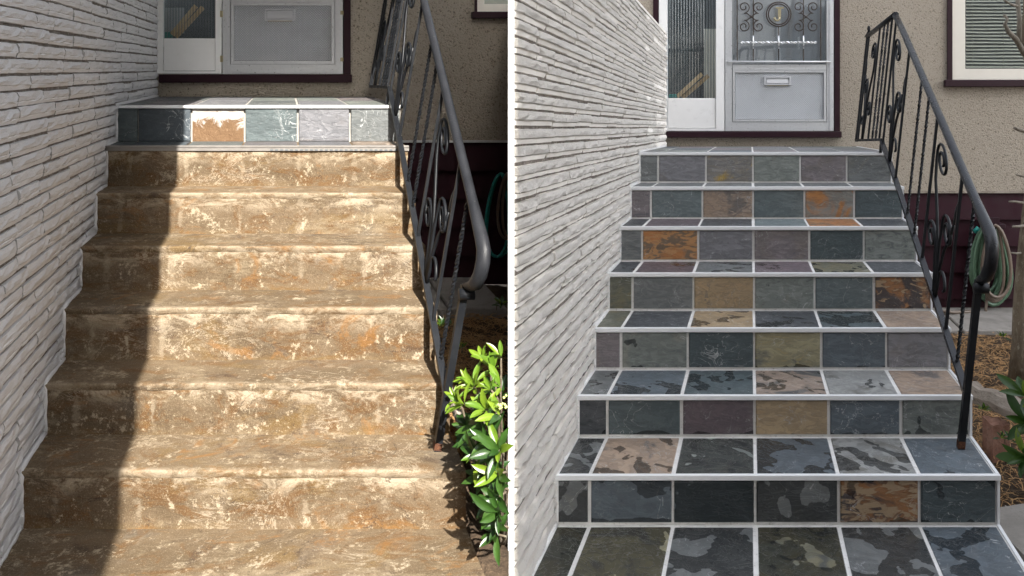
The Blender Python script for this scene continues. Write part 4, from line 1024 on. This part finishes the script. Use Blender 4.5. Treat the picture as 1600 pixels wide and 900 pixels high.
tp(768, 690, 2.32, (-.5, -.6, .5), 9, dark_); tp(785, 705, 2.26, (-.2, -.8, .5), 9, dark_ + [LM[0]]); tp(752, 712, 2.34, (-.7, -.5, .4), 8, [LM[0], LM[2]])
tp(780, 740, 2.26, (-.4, -.8, .3), 9, dark_ + [LM[0]]); tp(788, 775, 2.24, (-.3, -.8, .2), 8, dark_); tp(794, 800, 2.22, (-.3, -.8, .1), 7, dark_)
tp(792, 560, 2.56, (0, -.3, .9), 7, fresh); tp(755, 670, 2.4, (-.6, -.5, .5), 8, dark_)
tp(782, 620, 2.6, (0, -.3, .9), 9, dark_); tp(776, 665, 2.55, (0, -.3, .9), 9, dark_)
for (u, v, y) in ((745, 690, 2.45), (772, 715, 2.40), (760, 745, 2.36), (785, 760, 2.34), (770, 785, 2.32), (790, 820, 2.26), (778, 835, 2.28), (750, 655, 2.55), (790, 690, 2.5), (735, 670, 2.52)):
    tp(u, v, y, (-.4, -.6, .45), 8, dark_, .85)
for (u, v, y) in ((733, 598, 2.56), (757, 565, 2.6), (712, 625, 2.5), (768, 610, 2.38)): tp(u, v, y, (-.4, -.5, .75), 7, fresh, .8)
bs = shrub('bright green leafy shrub in the sun beside the old brown stair', A.P(1.63, 2.62, GA(0, 2.62)), tips, 31, 'leafy shrubs by the stairs', lim)
x, z = A.at(789, 627, 2.3); mb = MB(); rr = random.Random(4)
for i in range(22):
    c = A.P(x, 2.3, z) + Vector((rr.uniform(-.022, .018), rr.uniform(-.02, .02), rr.uniform(-.025, .02)))
    if c.x > -.014: continue
    o_ = [(0,0,1), (1,0,0), (0,1,0), (-1,0,0), (0,-1,0), (0,0,-1)]; mb.add([c + Vector(q)*.0055 for q in o_], [(0,1,2), (0,2,3), (0,3,4), (0,4,1), (5,2,1), (5,3,2), (5,4,3), (5,1,4)], True)
build('flower_buds', mb, M['bud'], bs, kind='stuff')
def tpb(u, v, y, up, n, ms, sc=1.0):
    x, z = B.at(u, v, y); tips.append((B.P(x, y, z), up, n, ms, sc))
tips = []
tpb(1602, 620, 3.0, (-.6, -.4, .6), 7, [LM[0], LM[2]], 1.25); tpb(1606, 660, 2.95, (-.8, -.4, .3), 8, dark_ + [LM[0]], 1.3); tpb(1606, 715, 2.9, (-.8, -.3, .1), 8, dark_ + [LM[0]], 1.35)
tpb(1625, 600, 3.1, (-.3, -.4, .8), 8, fresh, 1.2); tpb(1630, 680, 2.95, (-.3, -.6, .5), 9, dark_, 1.2)
shrub('glossy green leafy shrub at the right edge beside the new stair', B.P(2.0, 3.0, GB(0, 3.0)), tips, 33, 'leafy shrubs by the stairs')
# little weeds in the beds
def weed(side, u, v, y, label, seed, sc=.45):
    x, z = side.at(u, v, y); rr = random.Random(seed); base = side.P(x, y, z); t = thing('weed', label, 'weed', base, 'small weeds in the beds')
    for k in range(3): whorl(t, base + Vector((rr.uniform(-.03, .03), rr.uniform(-.03, .03), .012)), (rr.uniform(-.3, .3), -.3, 1), 6, [LM[1], LM[3]], rr, (lambda p: p.x < -.012) if side is A else None, sc)
    mb = MB(); mb.tube([base - Vector((0, 0, .01)), base + Vector((0, 0, .014))], .003, 5); build('stem', mb, M['bark'], t)
weed(A, 697, 512, 3.55, 'small green weed between the old railing and the needle litter', 1)
weed(A, 776, 482, 4.1, 'low green weed by the concrete path in the far bed', 2, .6)
weed(A, 722, 548, 3.3, 'tiny weed among dry needles beside the old stair', 3, .35)
weed(B, 1568, 528, 4.9, 'low green weed in front of the coiled hose', 4, .55)
weed(B, 1535, 646, 3.4, 'small weed at the side of the new stair by the timber', 5, .4)
weed(B, 1570, 690, 3.1, 'small dark weed beside the standing brick', 6, .45)

# ------------------------------------------------------------------ slim tree at the right edge
tb = thing('tree', 'slim rough trunk with dead twigs at the right edge of the garden', 'tree', B.P(B.at(1590, 575, 4.2)[0], 4.2, GB(0, 4.2)))
def limb(name, uvs, rad, parent=tb, mat='deadwood', sides=8):
    pts = [(B.at(u, v, y)[0], y, B.at(u, v, y)[1]) for u, v, y in uvs]; mb = MB(); mb.tube(pts, rad, sides); return build(name, mb, M[mat], parent, B)
tk = limb('trunk', [(1589, 590, 4.2), (1592, 540, 4.2), (1593, 480, 4.2), (1599, 400, 4.2), (1608, 320, 4.2), (1618, 230, 4.2), (1616, 140, 4.2), (1603, 70, 4.2), (1608, -60, 4.2), (1630, -220, 4.2)],
     [.050, .042, .038, .036, .034, .032, .030, .027, .022, .014], mat='bark', sides=9)
for uv, rad in (([(1601, 85, 4.2), (1588, 62, 4.1), (1576, 50, 4.05), (1570, 38, 4.0), (1574, 30, 4.0), (1569, 23, 4.0)], [.017, .015, .013, .010, .008, .009]),
                ([(1592, 66, 4.12), (1593, 30, 4.1), (1590, 0, 4.1), (1594, -50, 4.1), (1588, -130, 4.1)], [.014, .013, .012, .009, .004]),
                ([(1591, 10, 4.1), (1578, 6, 4.05), (1563, -4, 4.0), (1545, -14, 3.95)], [.008, .006, .004, .002]),
                ([(1618, 208, 4.2), (1592, 203, 4.15), (1585, 200, 4.1)], [.012, .010, .008]),
                ([(1614, 277, 4.2), (1596, 275, 4.15), (1588, 273, 4.1)], [.008, .006, .004]),
                ([(1607, 318, 4.2), (1586, 315, 4.1), (1577, 315, 4.05)], [.007, .006, .005]),
                ([(1604, 352, 4.2), (1590, 354, 4.1), (1583, 354, 4.05)], [.008, .007, .006]),
                ([(1597, 395, 4.2), (1588, 396, 4.1), (1580, 395, 4.05)], [.006, .005, .004])):
    limb('branch', uv, rad)
mb = MB()

# ------------------------------------------------------------------ unseen house added behind us to shade the new stair
nh = thing('added_shade_house', 'unseen tall pale house added behind the viewer to shade the new stair', 'house', Vector((5.5, -5, EYE - 1.95)))
CX, CY = .803 - SUN_AX*2.2, -2.2; HT = 10.6            # near corner; the house is turned so that its flank runs along the sunlight
_e = Vector((1, -SUN_AX, 0)).normalized(); _n = Vector((SUN_AX, 1, 0)).normalized()
class Turned:
    k = 1.0
    def P(s, x, y, z): return Vector((CX, CY, EYE + z)) + _e*x + _n*y
T_ = Turned()
mb = MB(); mb.box(0, 8.8, -6, 0, -1.94, HT); build('wall', mb, M['siding_w'], nh, T_)
mb = MB(); mb.box(0, 9.1, -6.4, .0, HT + .002, HT + .2); build('roof', mb, M['shingle'], nh, T_)
for (a, b) in ((1.2, .6), (4.0, .6), (1.2, 3.6), (4.0, 3.6), (1.2, 6.4), (4.0, 6.4)):
    mb = MB(); mb.box(a, a + 1.1, .004, .05, b, b + 1.3); wf = build('window', mb, M['white'], nh, T_)
    mb = MB(); mb.box(a + .08, a + 1.02, .052, .056, b + .08, b + 1.22); build('window_pane', mb, M['dark'], wf, T_)
# unseen dark house added on the left, flank also along sunlight, to deepen shade there
lh = thing('added_shade_house', 'unseen tall dark brick house added behind the viewer on the left to shade the old stair', 'house', Vector((-3.5, -4, EYE - 1.95)))
class TurnedLeft:
    k = 1.0
    def P(s, x, y, z): return Vector((-.535 - SUN_AX*1.3, -1.3, EYE + z)) + _e*x + _n*y
L_ = TurnedLeft()
mb = MB(); mb.box(-8, 0, -6, 0, -1.94, 7.0); build('wall', mb, M['dark_brick'], lh, L_)
mb = MB(); mb.box(-8.3, 0, -6.3, .0, 7.002, 7.2); build('roof', mb, M['shingle'], lh, L_)
for (a, b) in ((-2.6, .4), (-5.2, .4), (-2.6, 3.6), (-5.2, 3.6)):
    mb = MB(); mb.box(a, a + 1.1, .004, .05, b, b + 1.3); wf = build('window', mb, M['white'], lh, L_)
    mb = MB(); mb.box(a + .08, a + 1.02, .052, .056, b + .08, b + 1.22); build('window_pane', mb, M['dark'], wf, L_)
